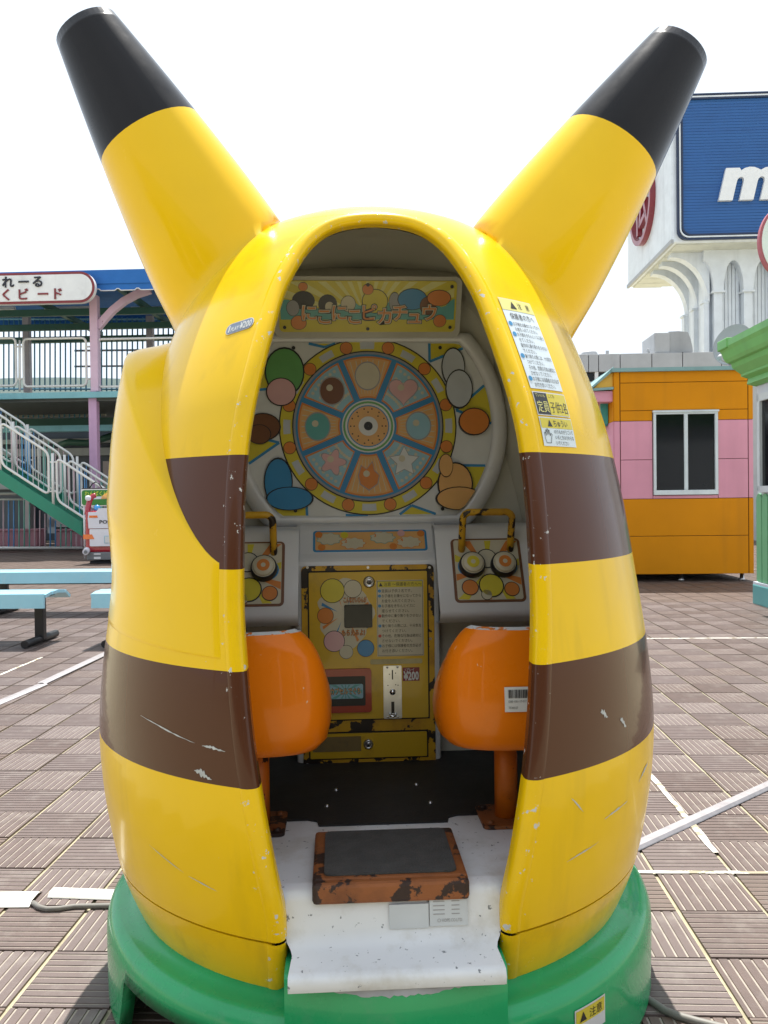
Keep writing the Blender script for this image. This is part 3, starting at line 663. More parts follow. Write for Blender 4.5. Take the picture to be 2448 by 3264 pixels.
# button panels with handles
for fi, (xl, xr) in enumerate(((977, 1128), (455, 615))):
    pl, ph = pr(xl, 1240, .15), pr(xr, 1240, .15); cx = (pl[0]+ph[0])/2; hwp = (ph[0]-pl[0])/2
    vv = np.array([0, .195-.092, .965-.775]); vv /= np.linalg.norm(vv); c = np.array([cx, (.195+.092)/2+.002, (.965+.775)/2])
    f = frame(c, (1, 0, 0), vv); hhp = .088
    b = MB(); b.prism(f, rrect(-hwp, -hhp, hwp, hhp, .012), -.002, .004, 0); pp = b.build('button_panel', P_BROWN, ride, label='button plate of the right seat' if fi == 0 else 'button plate of the left seat')
    b = MB(); b.prism(f, rrect(-hwp*.92, -hhp*.93, hwp*.92, hhp*.95, .006), .003, .0048, 0)
    for k in range(10):
        a = rad(36*k+14); h_ = rad(6); pts = []
        for q in (a-h_, a+h_):
            s_ = min(hwp*.91/abs(math.cos(q)), hhp*.92/abs(math.sin(q))); pts.append((s_*math.cos(q), s_*math.sin(q)))
        b.prism(f, [(.012*math.cos(a), .012*math.sin(a))]+pts, .004, .0054, 1 if k % 2 else 2)
    for x, y, r, m_ in ((0, .35, .3, 4), (.05, -.5, .36, 2), (-.55, -.55, .24, 1), (.62, -.62, .22, 1), (-.1, -.78, .16, 4), (.55, .1, .3, 3), (-.55, .1, .3, 3)):
        b.prism(f, circ(x*hwp, y*hhp, r*hwp, 20), .005, .0060, 3 if m_ != 3 else 5); b.prism(f, circ(x*hwp, y*hhp, r*hwp*.9, 20), .005, .0066, m_)
    b.build('printed_sheet', [P_CREAM, P_OR, P_YEL, P_BLACK, P_CREAM, P_MID], pp)
    for s_, cm in ((-1, P_YEL), (1, P_OR)):
        u0, v0 = s_*hwp*.45, hhp*.12; b = MB()
        rws = [[f(u0+r*math.cos(2*math.pi*k/28), v0+r*math.sin(2*math.pi*k/28), d) for k in range(28)] for r, d in ((.034, .004), (.033, .022), (.031, .026), (.029, .0262))]
        b.grid(rws, 0, True, True); b.add(rws[-1], [tuple(range(28))], 1)
        rws = [[f(u0+r*math.cos(2*math.pi*k/28), v0+r*math.sin(2*math.pi*k/28), d) for k in range(28)] for r, d in ((.027, .026), (.0268, .029), (.024, .0315), (.012, .0330), (.001, .0333))]
        b.grid(rws, 1, True, True); ringpoly(b, f, u0, v0, .0005, .016, .0338, 2, n=24); ringpoly(b, f, u0, v0, .0005, .006, .0342, 1, n=16)
        b.build('push_button', [BLACKP, P_CREAM, cm], pp)
    hu = hwp*.70; pts = []
    pth = [(-hu, hhp*.62, 0), (-hu, hhp*.63, .03)]
    base_l, base_r = f(-hu, hhp*.62, 0), f(hu, hhp*.62, 0); top = .062
    up = np.array([0, -.35, .94]); H_ = .105
    L_ = []
    for t in (0, .3, .6, .85): L_.append(base_l+up*H_*t)
    for a in (20, 45, 70): L_.append(base_l+up*(H_*.85+.018*math.sin(rad(a)))+np.array([.018*(1-math.cos(rad(a))), 0, 0]))
    for t in (.12, .3, .5, .7, .88): L_.append(base_l+up*(H_*.85+.018)+(base_r-base_l)*t)
    for a in (70, 45, 20): L_.append(base_r+up*(H_*.85+.018*math.sin(rad(a)))-np.array([.018*(1-math.cos(rad(a))), 0, 0]))
    for t in (.85, .6, .3, 0): L_.append(base_r+up*H_*t)
    b = MB(); b.tube(L_, .0092, 12); b.build('grab_handle', YRUSTY, pp)
# instruction strip on the sloping top of the console
vv = np.array([0, .262-.215, .975-.915]); c0 = np.array([0, .2385, .945]); xl, xr = pr(676, 1156, .238)[0], pr(922, 1156, .238)[0]
f = frame(((xl+xr)/2, c0[1], c0[2]), (1, 0, 0), vv); hwi = (xr-xl)/2; hhi = .034
b = MB(); b.prism(f, rrect(-hwi, -hhi, hwi, hhi, .008), -.001, .0012, 0); b.prism(f, rrect(-hwi*.96, -hhi*.84, hwi*.96, hhi*.84, .004), 0, .0018, 1)
for k, (u, v, m_) in enumerate(((-.72, .2, 4), (-.3, -.25, 3), (.22, .25, 4), (.68, -.2, 3))):
    cl = [((.2+.02*math.cos(9*t))*hwi*math.cos(t)+u*hwi, (.5+.05*math.cos(9*t))*hhi*math.sin(t)+v*hhi) for t in np.linspace(0, 2*math.pi, 40, endpoint=False)]
    b.prism(f, [(x+(x-u*hwi)*.07, y+(y-v*hhi)*.07) for x, y in cl], 0, .0022, m_); b.prism(f, cl, 0, .0027, 2)
    text(b, f, str(k+1), u*hwi-hwi*.15, v*hhi+.002, .014, .0032, 3, bold=.03)
    for q, s_ in enumerate(('あそびかた', 'ボタンをおす', 'もらえるよ!')[:2]): pass
for x, y, m_ in ((-.9, .6, 3), (-.85, -.6, 3), (.9, .6, 3), (.4, -.6, 3), (-.45, .55, 5), (.55, .65, 6)): b.prism(f, circ(x*hwi, y*hhi, .010, 18), 0, .0031, m_)
b.build('instruction_strip', [P_MID, P_ORL, P_CREAM, P_OR, P_TEAL, P_YEL, P_PINK], ride)
# coin door
YD = .19
def q2(x, y): p = pr(x, y, YD-.01); return (p[0], p[2])
dfr = frame((0, YD, 0), (1, 0, 0), (0, 0, 1))
def rect_px(x0, y0, x1, y1): a, b_ = q2(x0, y1), q2(x1, y0); return a[0], a[1], b_[0], b_[1]
cd_ = rect_px(656, 1219, 937, 1662)
b = MB(); b.prism(dfr, rrect(*cd_, .012), -.002, .006, 0); cd = b.build('coin_door', YRUSTY, ride, label='yellow coin door with rusty edges')
b = MB(); i1 = rect_px(671, 1233, 922, 1556); b.prism(dfr, rrect(*i1, .003), .005, .0105, 0); b.build('door_panel', YDOOR, cd)
b = MB(); b.prism(dfr, [(i1[0]-.004, i1[1]-.004), (i1[2]+.004, i1[1]-.004), (i1[2]+.004, i1[3]+.004), (i1[0]-.004, i1[3]+.004)], .005, .0068, 0); i2 = rect_px(671, 1580, 922, 1640)
b.prism(dfr, [(i2[0]-.004, i2[1]-.004), (i2[2]+.004, i2[1]-.004), (i2[2]+.004, i2[3]+.004), (i2[0]-.004, i2[3]+.004)], .005, .0068, 0); b.build('door_gap', DARK, cd)
b = MB(); b.prism(dfr, rrect(*i2, .003), .005, .0105, 0); cb = b.build('cash_drawer', YDOOR, cd)
b = MB(); s_ = rect_px(676, 1590, 780, 1625); b.prism(dfr, [(s_[0], s_[1]), (s_[2], s_[1]), (s_[2], s_[3]), (s_[0], s_[3])], .0105, .0112, 0); b.build('sticker_residue', mat('old_glue', (.22, .15, .05), .7, dirt=((.1,.08,.05), .5, 30, .6)), cb)
def lock(px, py, r, par, nm='lock'):
    u, v = q2(px, py); b = MB()
    rws = [[dfr(u+a*math.cos(2*math.pi*k/20), v+a*math.sin(2*math.pi*k/20), d) for k in range(20)] for a, d in ((r, .010), (r, .013), (r*.8, .016), (r*.72, .0165), (r*.66, .0150), (r*.35, .0152), (r*.3, .0175), (.0005, .0178))]
    b.grid(rws, 0, True, True); b.prism(dfr, [(u-.0012, v-r*.3), (u+.0012, v-r*.3), (u+.0012, v+r*.3), (u-.0012, v+r*.3)], .0175, .0184, 1); b.build(nm, [STEEL, P_BLACK], par)
lock(797, 1257, .015, cd); lock(796, 1607, .013, cb)
b = MB()
for x in (664, 795, 928):
    for y in (1226, 1652): b.mark(); u, v = q2(x, y); ringpoly(b, dfr, u, v, .0004, .0035, .0075, 0, n=10)
for y in (1380,):
    for x in (664, 930): b.mark(); u, v = q2(x, y); ringpoly(b, dfr, u, v, .0004, .0035, .0075, 0, n=10)
b.split('door_screw', STEEL, cd)
# prize display with its sticker
b = MB(); cu, cv = q2(746, 1327)
blob = [(cu+(.068+.006*math.sin(5*t+1)+.004*math.cos(9*t))*math.cos(t), cv+(.088+.006*math.cos(4*t))*math.sin(t)) for t in np.linspace(0, 2*math.pi, 50, endpoint=False)]
b.prism(dfr, blob, .0103, .0112, 0)
for a, m_ in ((20, 2), (70, 3), (115, 2), (160, 3), (205, 2), (240, 3), (300, 2), (335, 3)):
    h_ = rad(3); b.prism(dfr, [(cu+.02*math.cos(rad(a)), cv+.02*math.sin(rad(a))), (cu+.064*math.cos(rad(a)-h_), cv+.080*math.sin(rad(a)-h_)), (cu+.064*math.cos(rad(a)+h_), cv+.080*math.sin(rad(a)+h_))], .0105, .0117, m_)
for px, py, r, m_ in ((718, 1276, .030, 1), (703, 1330, .020, 2), (762, 1272, .022, 0), (722, 1385, .026, 5), (790, 1400, .021, 3), (748, 1408, .017, 0)):
    u, v = q2(px, py); b.prism(dfr, circ(u, v, r*1.06, 22), .0105, .0122, 4); b.prism(dfr, circ(u, v, r, 22), .0105, .0127, m_)
u, v = q2(742, 1301); text(b, dfr, 'こんなけいひんが', u, v, .016, .0131, 4, w=.060, bold=.06); text(b, dfr, 'こんなけいひんが', u, v, .016, .0136, 2, w=.060, bold=.02)
u, v = q2(738, 1372); text(b, dfr, 'もらえるよ!', u, v, .017, .0131, 4, w=.060, bold=.06); text(b, dfr, 'もらえるよ!', u, v, .017, .0136, 2, w=.060, bold=.02)
b.build('prize_sticker', [P_CREAM, P_YEL, P_OR, P_MID, P_BLACK, P_PINK], cd)
b = MB(); s_ = rect_px(744, 1305, 804, 1356); b.prism(dfr, rrect(*s_, .004), .011, .0142, 0); b.prism(dfr, rrect(s_[0]+.002, s_[1]+.002, s_[2]-.002, s_[3]-.002, .003), .011, .0150, 1); b.build('prize_window', [BLACKP, GLASSD], cd)
# guardian notice
s_ = rect_px(815, 1252, 914, 1418); b = MB(); b.prism(dfr, [(s_[0], s_[1]), (s_[2], s_[1]), (s_[2], s_[3]), (s_[0], s_[3])], .0105, .0110, 0)
k = .0018; ww, hh_ = s_[2]-s_[0], s_[3]-s_[1]
for r in ((s_[0]+k, s_[1]+k, s_[2]-k, s_[1]+k+.0008), (s_[0]+k, s_[3]-k-.0008, s_[2]-k, s_[3]-k), (s_[0]+k, s_[1]+k, s_[0]+k+.0008, s_[3]-k), (s_[2]-k-.0008, s_[1]+k, s_[2]-k, s_[3]-k)):
    b.prism(dfr, [(r[0], r[1]), (r[2], r[1]), (r[2], r[3]), (r[0], r[3])], .0105, .0114, 2)
b.prism(dfr, [(s_[0]+.003, s_[3]-.018), (s_[2]-.003, s_[3]-.018), (s_[2]-.003, s_[3]-.003), (s_[0]+.003, s_[3]-.003)], .0105, .0116, 1)
b.prism(dfr, [(s_[0]+.006, s_[3]-.0155), (s_[0]+.016, s_[3]-.0155), (s_[0]+.011, s_[3]-.006)], .0105, .0119, 2)
text(b, dfr, '注意 ～保護者の方へ～', s_[0]+.019, s_[3]-.0145, .011, .0120, 2, w=ww-.024, res=3)
NOTE = ['定員は子供２名です。', 'お子様をお乗せになってから', 'お金を入れてください。', 'お子様をきちんとイスに', '座らせてください。', '動作中に乗り降りをさせない', 'でください。', '乗り降りの際には、十分気を', 'つけてください。', 'その他、危険な行為は絶対に', 'させないでください。', 'お子様には保護者の方が必ず', 'お付き添いください。']
bul = {0: 3, 1: 3, 3: 3, 5: 4, 7: 3, 9: 4, 11: 3}
for i, ln in enumerate(NOTE):
    y = s_[3]-.031-i*(hh_-.034)/12.6; text(b, dfr, ln, s_[0]+.013, y, .0095, .0116, 2, w=min(ww-.018, (ww-.018)*len(ln)/13.2))
    if i in bul: ringpoly(b, dfr, s_[0]+.0075, y+.0035, .0003, .0042, .0116, bul[i], n=14)
b.build('guardian_notice', [P_CREAM, P_YEL, P_BLACK, P_MID, P_RED], cd)
b = MB(); s_ = rect_px(800, 1422, 912, 1435); b.prism(dfr, rrect(*s_, .004), .0105, .0112, 0); b.build('tape_strip', mat('old_tape', (.50, .42, .20), .4, dirt=((.3,.25,.1), .5, 30, .6)), cd)
# coin slot plate
s_ = rect_px(829, 1437, 867, 1552); b = MB(); b.prism(dfr, rrect(*s_, .003), .0105, .0135, 0); cm = b.build('coin_mechanism', STEEL, cd)
b = MB(); cxm = (s_[0]+s_[2])/2; H_ = s_[3]-s_[1]
b.prism(dfr, [(cxm-.0016, s_[1]+H_*.74), (cxm+.0016, s_[1]+H_*.74), (cxm+.0016, s_[1]+H_*.92), (cxm-.0016, s_[1]+H_*.92)], .013, .0141, 0); b.prism(dfr, [(cxm-.004, s_[1]+H_*.10), (cxm+.004, s_[1]+H_*.10), (cxm+.004, s_[1]+H_*.32), (cxm-.004, s_[1]+H_*.32)], .013, .0141, 0)
for x, y in ((-.008, .84), (.008, .86), (-.012, .63), (.008, .64), (.014, .63)): ringpoly(b, dfr, cxm+x, s_[1]+H_*y, .0002, .0016, .0142, 0, n=8)
b.build('coin_slot', P_BLACK, cm)
b = MB()
def knob(u, v, r, d, mi=0): 
    rws = [[dfr(u+r*math.cos(q)*math.cos(2*math.pi*k/16), v+r*math.cos(q)*math.sin(2*math.pi*k/16), d+r*math.sin(q)*.8) for k in range(16)] for q in [rad(t) for t in (0, 25, 50, 70, 89)]]
    b.grid(rws, mi, True, True)
knob(cxm, s_[1]+H_*.5, .008, .0135)
for x in (-1, 1):
    for y in (.03, .97): b.mark(); knob(cxm+x*.013, s_[1]+H_*y, .003, .0135)
b.mark(); b.tube([dfr(cxm-.008, s_[1]+H_*.10, .014), dfr(cxm-.007, s_[1]+H_*.07, .02), dfr(cxm, s_[1]+H_*.055, .023), dfr(cxm+.007, s_[1]+H_*.07, .02), dfr(cxm+.008, s_[1]+H_*.10, .014)], .003, 8)
b.split('return_knob', CHROME, cm)
s_ = rect_px(870, 1441, 906, 1471); b = MB(); b.prism(dfr, [(s_[0], s_[1]), (s_[2], s_[1]), (s_[2], s_[3]), (s_[0], s_[3])], .0105, .0113, 0)
text(b, dfr, '1プレイ', s_[0]+.006, s_[3]-.0085, .008, .0118, 1, w=.024, bold=.02); text(b, dfr, '¥200', s_[0]+.002, s_[1]+.003, .030, .0118, 1, w=s_[2]-s_[0]-.004, bold=.035); b.build('price_sticker', [P_DRED, P_WHITE], cd)
# capsule outlet
s_ = rect_px(690, 1443, 802, 1540); b = MB(); b.prism(dfr, rrect(*s_, .008), .010, .016, 0); oc_ = b.build('capsule_outlet', REDP, cd)
t_ = rect_px(704, 1459, 789, 1525); b = MB(); b.prism(dfr, rrect(*t_, .004), .012, .0166, 0); b.build('outlet_flap', BLACKP, oc_)
t_ = rect_px(709, 1476, 784, 1509); b = MB(); b.prism(dfr, rrect(*t_, .004), .012, .0175, 0)
for kk in range(12):
    a = rad(30*kk); h_ = rad(6); cu, cv = (t_[0]+t_[2])/2, (t_[1]+t_[3])/2; e = [(cu+min((t_[2]-cu)*.95/abs(math.cos(q)+1e-9) if abs(math.cos(q)) > 1e-3 else 9, (t_[3]-cv)*.95/abs(math.sin(q)) if abs(math.sin(q)) > 1e-3 else 9)*math.cos(q), cv+min((t_[2]-cu)*.95/abs(math.cos(q)) if abs(math.cos(q)) > 1e-3 else 9, (t_[3]-cv)*.95/abs(math.sin(q)) if abs(math.sin(q)) > 1e-3 else 9)*math.sin(q)) for q in (a-h_, a+h_)]
    b.prism(dfr, [(cu, cv)]+e, .012, .0180, 1)
text(b, dfr, 'カプセルでぐち', t_[0]+.006, cv-.006, .019, .0185, 3, w=t_[2]-t_[0]-.012, bold=.06); text(b, dfr, 'カプセルでぐち', t_[0]+.006, cv-.006, .019, .0190, 2, w=t_[2]-t_[0]-.012, bold=.01)
b.build('outlet_sticker', [P_LBLUE, P_TEAL, P_ORL, P_BLACK], oc_)
# seats, seen from behind
for si, (sx_, hide) in enumerate(((.262, 0), (-.262, 0))):
    cy = -.255; n = 34; zs_ = [.556, .562, .580, .62, .66, .70, .735, .765, .785, .795]
    zq_ = [.556,.559,.563,.570,.580,.60,.62,.64,.66,.68,.70,.71,.72,.73,.74,.75,.76,.77,.78,.788,.795]
    hwz = [.100, .132, .148, .156, .157, .153, .145, .133, .117, .104]; dpz = [.085, .108, .120, .126, .124, .119, .113, .107, .100, .095]; hwz = [float(np.interp(q, zs_, hwz)) for q in zq_]; dpz = [float(np.interp(q, zs_, dpz)) for q in zq_]; zs_ = zq_
    rows = []; rin = []
    for z, hw_, dp in zip(zs_, hwz, dpz):
        row = []; ri = []
        for k in range(n+1):
            a = rad(-128+256*k/n); x = hw_*math.copysign(abs(math.sin(a))**.72, math.sin(a)); y = -dp*math.copysign(abs(math.cos(a))**.62, math.cos(a))-.004*math.exp(-((z-.735-.06*(1-abs(math.sin(a))))/.006)**2)
            t = max(0, (abs(math.degrees(a))-70)/58); zz_ = z-(z-.556)*.55*min(1, t)
            row.append((sx_+x, cy+y, zz_)); ri.append((sx_+x*.87, cy+y*.85, zz_+(.004 if z > .79 else 0)))
        rows.append(row); rin.append(ri)
    b = MB(); b.grid(rows, 0); b.grid(rin[6:], 0, flip=True); b.grid([rows[-1], rin[-1]], 1, True)
    bot = rows[0]; b.add(bot+[(sx_, cy, .553)], [(k+1, k, n+1) for k in range(n)], 0)
    b.add(rin[6]+[(sx_, cy, .60)], [(k, k+1, n+1) for k in range(n)], 0, True)
    # pan going forward
    b.box((sx_-.125, cy+.03, .56), (sx_+.125, cy+.20, .60), 0, .018)
    seat = b.build('seat', [ORANGE, SEATRIM], ride, label='orange bucket seat seen from behind, right side' if si == 0 else 'orange bucket seat seen from behind, left side')
    b = MB(); b.tube([(sx_, cy+.045, .374), (sx_, cy+.045, .565)], .0245, 18); b.build('seat_post', ORPAINT, seat)
    b = MB(); b.prism(frame((sx_, cy+.045, FZ), (1, 0, 0), (0, 1, 0)), rrect(-.058, -.062, .058, .062, .012), .0005, .0075, 0)
    b.build('post_plate', RUSTED, seat)
    b = MB()
    for x in (-1, 1):
        for y in (-1, 1): b.mark(); b.lathe([(.008, .0075), (.008, .012), (.003, .014)], (sx_+x*.042, cy+.045+y*.044, FZ), 6)
    b.split('plate_bolt', RUSTED, seat)
    if si == 0:
        # barcode label on the back of the right seat
        lf = frame((sx_+.03, cy-.1355, .668), (1, .0, 0), (0, 0, 1)); b = MB()
        def onback(u, v, d):
            zq = .668+v; hw_ = np.interp(zq, zs_, hwz); dp = np.interp(zq, zs_, dpz); x = .055+u; sn = min(1, (abs(x)/hw_))**(1/.8); a = math.asin(min(1, sn)); y = -dp*math.cos(a)**.8
            return np.array([sx_+x-.045, cy+np.interp(0, [0], [0])-dp*abs(math.cos(math.asin(min(1, (abs(x-.045)/hw_)**(1/.72)))))**.62-d-.0025, zq])
        b.grid([[onback(-.045+.10*i/8, -.025+.047*j/3, .0012) for i in range(9)] for j in range(4)], 0, False)
        u = -.038
        while u < .05:
            wd = rnd.choice((.0007, .0012, .002)); b.add([onback(u, .001, .002), onback(u+wd, .001, .002), onback(u+wd, .017, .002), onback(u, .017, .002)], [(0, 1, 2, 3)], 1); u += wd+rnd.choice((.0008, .0013))
        text(b, lambda a, c, d: onback(a, c, d), '1200-100-117-017', -.038, -.007, .006, .002, 1, w=.035); text(b, lambda a, c, d: onback(a, c, d), 'T01443127', -.038, -.019, .006, .002, 1, w=.018)
        b.build('barcode_label', [P_WHITE, P_BLACK], seat)
# stickers on the shell right of the doorway, wrapped on its surface
def onshell(u, v, d):                                     # u metres right of the rim, v = height
    R = RZ(v); x = DWz(v)+.012+u; th = math.asin(min(.99, (DWz(v)+.012)/R))+u/R
    return bpt(th, v, d)
def sheet(mb, u0, u1, v0, v1, d, mi, n=8, m=10):
    mb.grid([[onshell(u0+(u1-u0)*i/n, v0+(v1-v0)*j/m, d) for i in range(n+1)] for j in range(m+1)], mi, True)
def sh(u, v, d): return onshell(u, v, d)
b = MB(); v0, v1 = 1.257, 1.452; sheet(b, .006, .102, v0, v1, .0014, 0); sheet(b, .006, .102, v1-.028, v1-.001, .0019, 1)
b.add([sh(.030, v1-.023, .0026), sh(.048, v1-.023, .0026), sh(.039, v1-.006, .0026)], [(0, 1, 2)], 2)
text(b, sh, '注　意', .053, v1-.020, .015, .0026, 2, w=.036, res=3)
text(b, sh, '保護者の方へ', .020, v1-.047, .016, .0022, 2, w=.070, res=3)
N2 = ['お子様をお乗せになってから', 'お金を入れてください。', 'お子様をきちんとイスに座ら', 'せてください。', '動作中に乗り降りをさせない', 'でください。', '乗り降りの際には、十分気を', 'つけてください。', 'その他、危険な行為は絶対に', 'させないでください。', 'お子様には保護者の方が必ず', 'お付き添いください。']
for i, ln in enumerate(N2):
    y = v1-.063-i*.0116; text(b, sh, ln, .020, y, .0098, .0022, 2, w=min(.078, .078*len(ln)/13.0))
    if i in (0, 2, 6, 10): b.add([sh(.0135+.005*math.cos(t), y+.004+.005*math.sin(t), .0022) for t in np.linspace(0, 2*math.pi, 14, endpoint=False)], [tuple(range(14))], 3)
b.build('warning_sticker', [P_PALE, P_LYEL, P_BLACK, P_MID], ride, label='tall pale warning sticker beside the doorway')
b = MB(); v0, v1 = 1.205, 1.251; sheet(b, .006, .102, v0, v1, .0014, 0, 8, 4); sheet(b, .008, .043, v0+.002, v1-.002, .0019, 1, 6, 4); sheet(b, .043, .100, v0+.002, v1-.002, .0019, 2, 6, 4)
text(b, sh, '定員', .010, v0+.008, .024, .0024, 3, w=.031, res=3); text(b, sh, 'ていいん', .011, v1-.010, .008, .0024, 3, w=.026); text(b, sh, '子供2名', .046, v0+.008, .024, .0024, 1, w=.051, res=3); text(b, sh, 'こども', .047, v1-.010, .008, .0024, 1, w=.018)
b.build('capacity_sticker', [P_WHITE, P_BLACK, P_YEL, P_LYEL], ride)
b = MB(); v0, v1 = 1.147, 1.202; sheet(b, .006, .102, v0, v1, .0014, 0, 8, 4); sheet(b, .008, .100, v1-.021, v1-.002, .0019, 1, 8, 4)
b.add([sh(.025, v1-.018, .0025), sh(.038, v1-.018, .0025), sh(.0315, v1-.005, .0025)], [(0, 1, 2)], 2); text(b, sh, 'ちゅうい', .042, v1-.017, .015, .0025, 2, w=.042, res=3)
for i, ln in enumerate(('のりものがうごいて', 'いるときはさわらな', 'いでください')): text(b, sh, ln, .040, v1-.031-i*.0105, .009, .0021, 2, w=.057*len(ln)/9)
hand = [(.014,.006),(.026,.006),(.029,.016),(.032,.022),(.029,.024),(.026,.019),(.026,.030),(.0235,.030),(.023,.021),(.0225,.032),(.020,.032),(.0195,.021),(.0185,.030),(.016,.030),(.0158,.019),(.0145,.026),(.012,.025),(.012,.014)]
for p_, q_ in zip(hand, hand[1:]+hand[:1]):
    d_ = np.array(q_)-np.array(p_); nn = np.array([-d_[1], d_[0]])/np.linalg.norm(d_)*.0005
    b.add([sh(*(np.array(p_)+nn+[0, v0]), .0022), sh(*(np.array(q_)+nn+[0, v0]), .0022), sh(*(np.array(q_)-nn+[0, v0]), .0022), sh(*(np.array(p_)-nn+[0, v0]), .0022)], [(3, 2, 1, 0)], 2)
b.build('caution_sticker', [P_PALE, P_YEL, P_BLACK], ride)
# price tag left of the doorway
def onleft(u, v, d):
    R = RZ(v); th = math.asin(min(.99, (DWz(v)+.012)/R))+(.075-u)/R; return bpt(-th, v, d)
b = MB(); v0 = 1.372
def tagv(u): return v0+.010*u/.06
pt_ = rrect(0, 0, .066, .024, .0115)
b.add([onleft(u+.006, tagv(u)+v, .0014) for u, v in pt_], [tuple(range(len(pt_)))], 0)
pt_ = rrect(.0015, .0015, .0645, .0225, .010); b.add([onleft(u+.006, tagv(u)+v, .0019) for u, v in pt_], [tuple(range(len(pt_)))], 1)
tl = lambda u, v, d: onleft(u+.006, tagv(u)+v, d)
text(b, tl, '1', .008, .005, .020, .0024, 0, bold=.03); text(b, tl, 'PLAY', .0145, .005, .0125, .0024, 0, w=.019, bold=.02); text(b, tl, '¥200', .035, .005, .020, .0024, 0, w=.027, bold=.02)
b.build('price_tag', [P_WHITE, mat('tag_grey_blue', (.16, .20, .28), .3)], ride)
# warning label low on the base
def onbase(u, v, d): th = rad(22)+u/.613; return np.array([(.6135+d)*math.sin(th), -(.6135+d)*math.cos(th), .075+v])
# paint scratches on the lower shell
SCR = mat('bare_primer', (.42, .44, .45), .6, var=.2, vscale=60)
for (th0, z0_, th1, z1_, wd) in ((-47, .665, -33, .640, .004), (-31.5, .637, -27, .634, .007), (-33, .592, -29.5, .585, .016), (-36, .398, -30, .385, .003), (-46, .43, -37, .402, .0025), (30, .415, 38, .430, .004), (39, .468, 47, .480, .005), (52, .50, 58, .525, .009), (38, .665, 40, .655, .016), (44, .640, 46, .625, .015), (30, .53, 33, .50, .006)):
    b = MB(); n = 14; up_ = []; dn_ = []
    for k in range(n+1):
        t = k/n; w_ = wd*math.sin(math.pi*(.04+.92*t))*rnd.uniform(.25, 1.0); jz = rnd.uniform(-.08, .08)*wd+.15*wd*math.sin(5*t); th = rad(th0+(th1-th0)*t); z = z0_+(z1_-z0_)*t+jz
        up_.append(bpt(th, z+w_/2, .0007)); dn_.append(bpt(th, z-w_/2, .0007))
    b.grid([dn_, up_], 0, False); b.build('paint_scratch', SCR, ride)
b = MB()
def onb(u, v, d): th = rad(31)+u/.613; return np.array([(.6132+d)*math.sin(th), -(.6132+d)*math.cos(th), .098+v])
b.grid([[onb(.085*i/6, .052*j/3, .0012) for i in range(7)] for j in range(4)], 0, False); b.grid([[onb(.003+.079*i/6, .024+.025*j/3, .0018) for i in range(7)] for j in range(4)], 1, False)
b.add([onb(.012, .028, .0024), onb(.030, .028, .0024), onb(.021, .045, .0024)], [(0, 1, 2)], 2); text(b, onb, '注意', .038, .029, .018, .0024, 2, w=.036, res=3)
b.build('base_sticker', [P_WHITE, P_YEL, P_BLACK], ride)
# ------------------------------------------------------------------ cables and covers on the paving
ALU2 = mat('white_cable_cover', (.66, .65, .60), .45, var=.1, dirt=((.45,.40,.28), .5, 9, .6))
CAB = mat('grey_cable', (.18, .17, .15), .55)
def strip(name, label, a, b_, wd, h, m, sagn=10):
    a, b_ = np.array(a), np.array(b_); d = (b_-a)/np.linalg.norm(b_-a); nn = np.array([-d[1], d[0], 0]); t = thing(name, label, 'cable cover', (*(a+b_)[:2]/2, 0))
    pf_ = [(-.5, .004), (-.47, .006), (-.28, h), (.28, h), (.47, .006), (.5, .004)]
    b = MB(); b.grid([[tuple(a+(b_-a)*k/sagn+nn*wd*u+np.array([0, 0, z+.004])) for u, z in pf_] for k in range(sagn+1)], 0, False)
    b.build('cover_strip', m, t); return t
strip('cable_cover', 'aluminium cable cover strip crossing the paving right of the ride', gg(1985, 2725), gg(2700, 2395), .050, .012, ALU)
t = strip('cable_cover', 'long aluminium cable cover strip slanting left of the ride towards the benches', gg(-180, 2320), gg(137, 2186), .062, .012, ALU)
a, c = gg(128, 2188), gg(345, 2085); d = (c-a)/np.linalg.norm(c-a); nn = np.array([-d[1], d[0], 0]); b = MB()
b.grid([[tuple(a+(c-a)*k/6+nn*.062*u+np.array([0, 0, z+.009])) for u, z in ((-.5, .004), (-.47, .006), (-.28, .012), (.28, .012), (.47, .006), (.5, .004))] for k in range(7)], 0, False); b.build('cover_strip', ALU, t)
strip('cable_cover', 'short white cable cover lying at the left edge of the paving', gg(-260, 2880), gg(115, 2876), .085, .014, ALU2)
strip('cable_cover', 'white cable cover running up to the green base', gg(165, 2857), gg(420, 2866), .050, .014, ALU2)
t = thing('cable', 'thin grey cable beside the white cable cover left of the base', 'cable', gg(250, 2895)); b = MB()
b.tube([gg(x, y, .012) for x, y in ((105, 2878), (125, 2892), (150, 2898), (190, 2896), (240, 2889), (300, 2888), (360, 2887), (430, 2888))], .007, 8); b.build('cord', CAB, t)
t = thing('cable', 'grey power cable leaving the base at the lower right', 'cable', gg(2150, 3200)); b = MB()
b.tube([gg(x, y, .012) for x, y in ((1960, 3120), (2005, 3150), (2060, 3182), (2120, 3222), (2160, 3238), (2220, 3255), (2300, 3275), (2420, 3300), (2520, 3330))], .008, 8); b.build('cord', CAB, t)

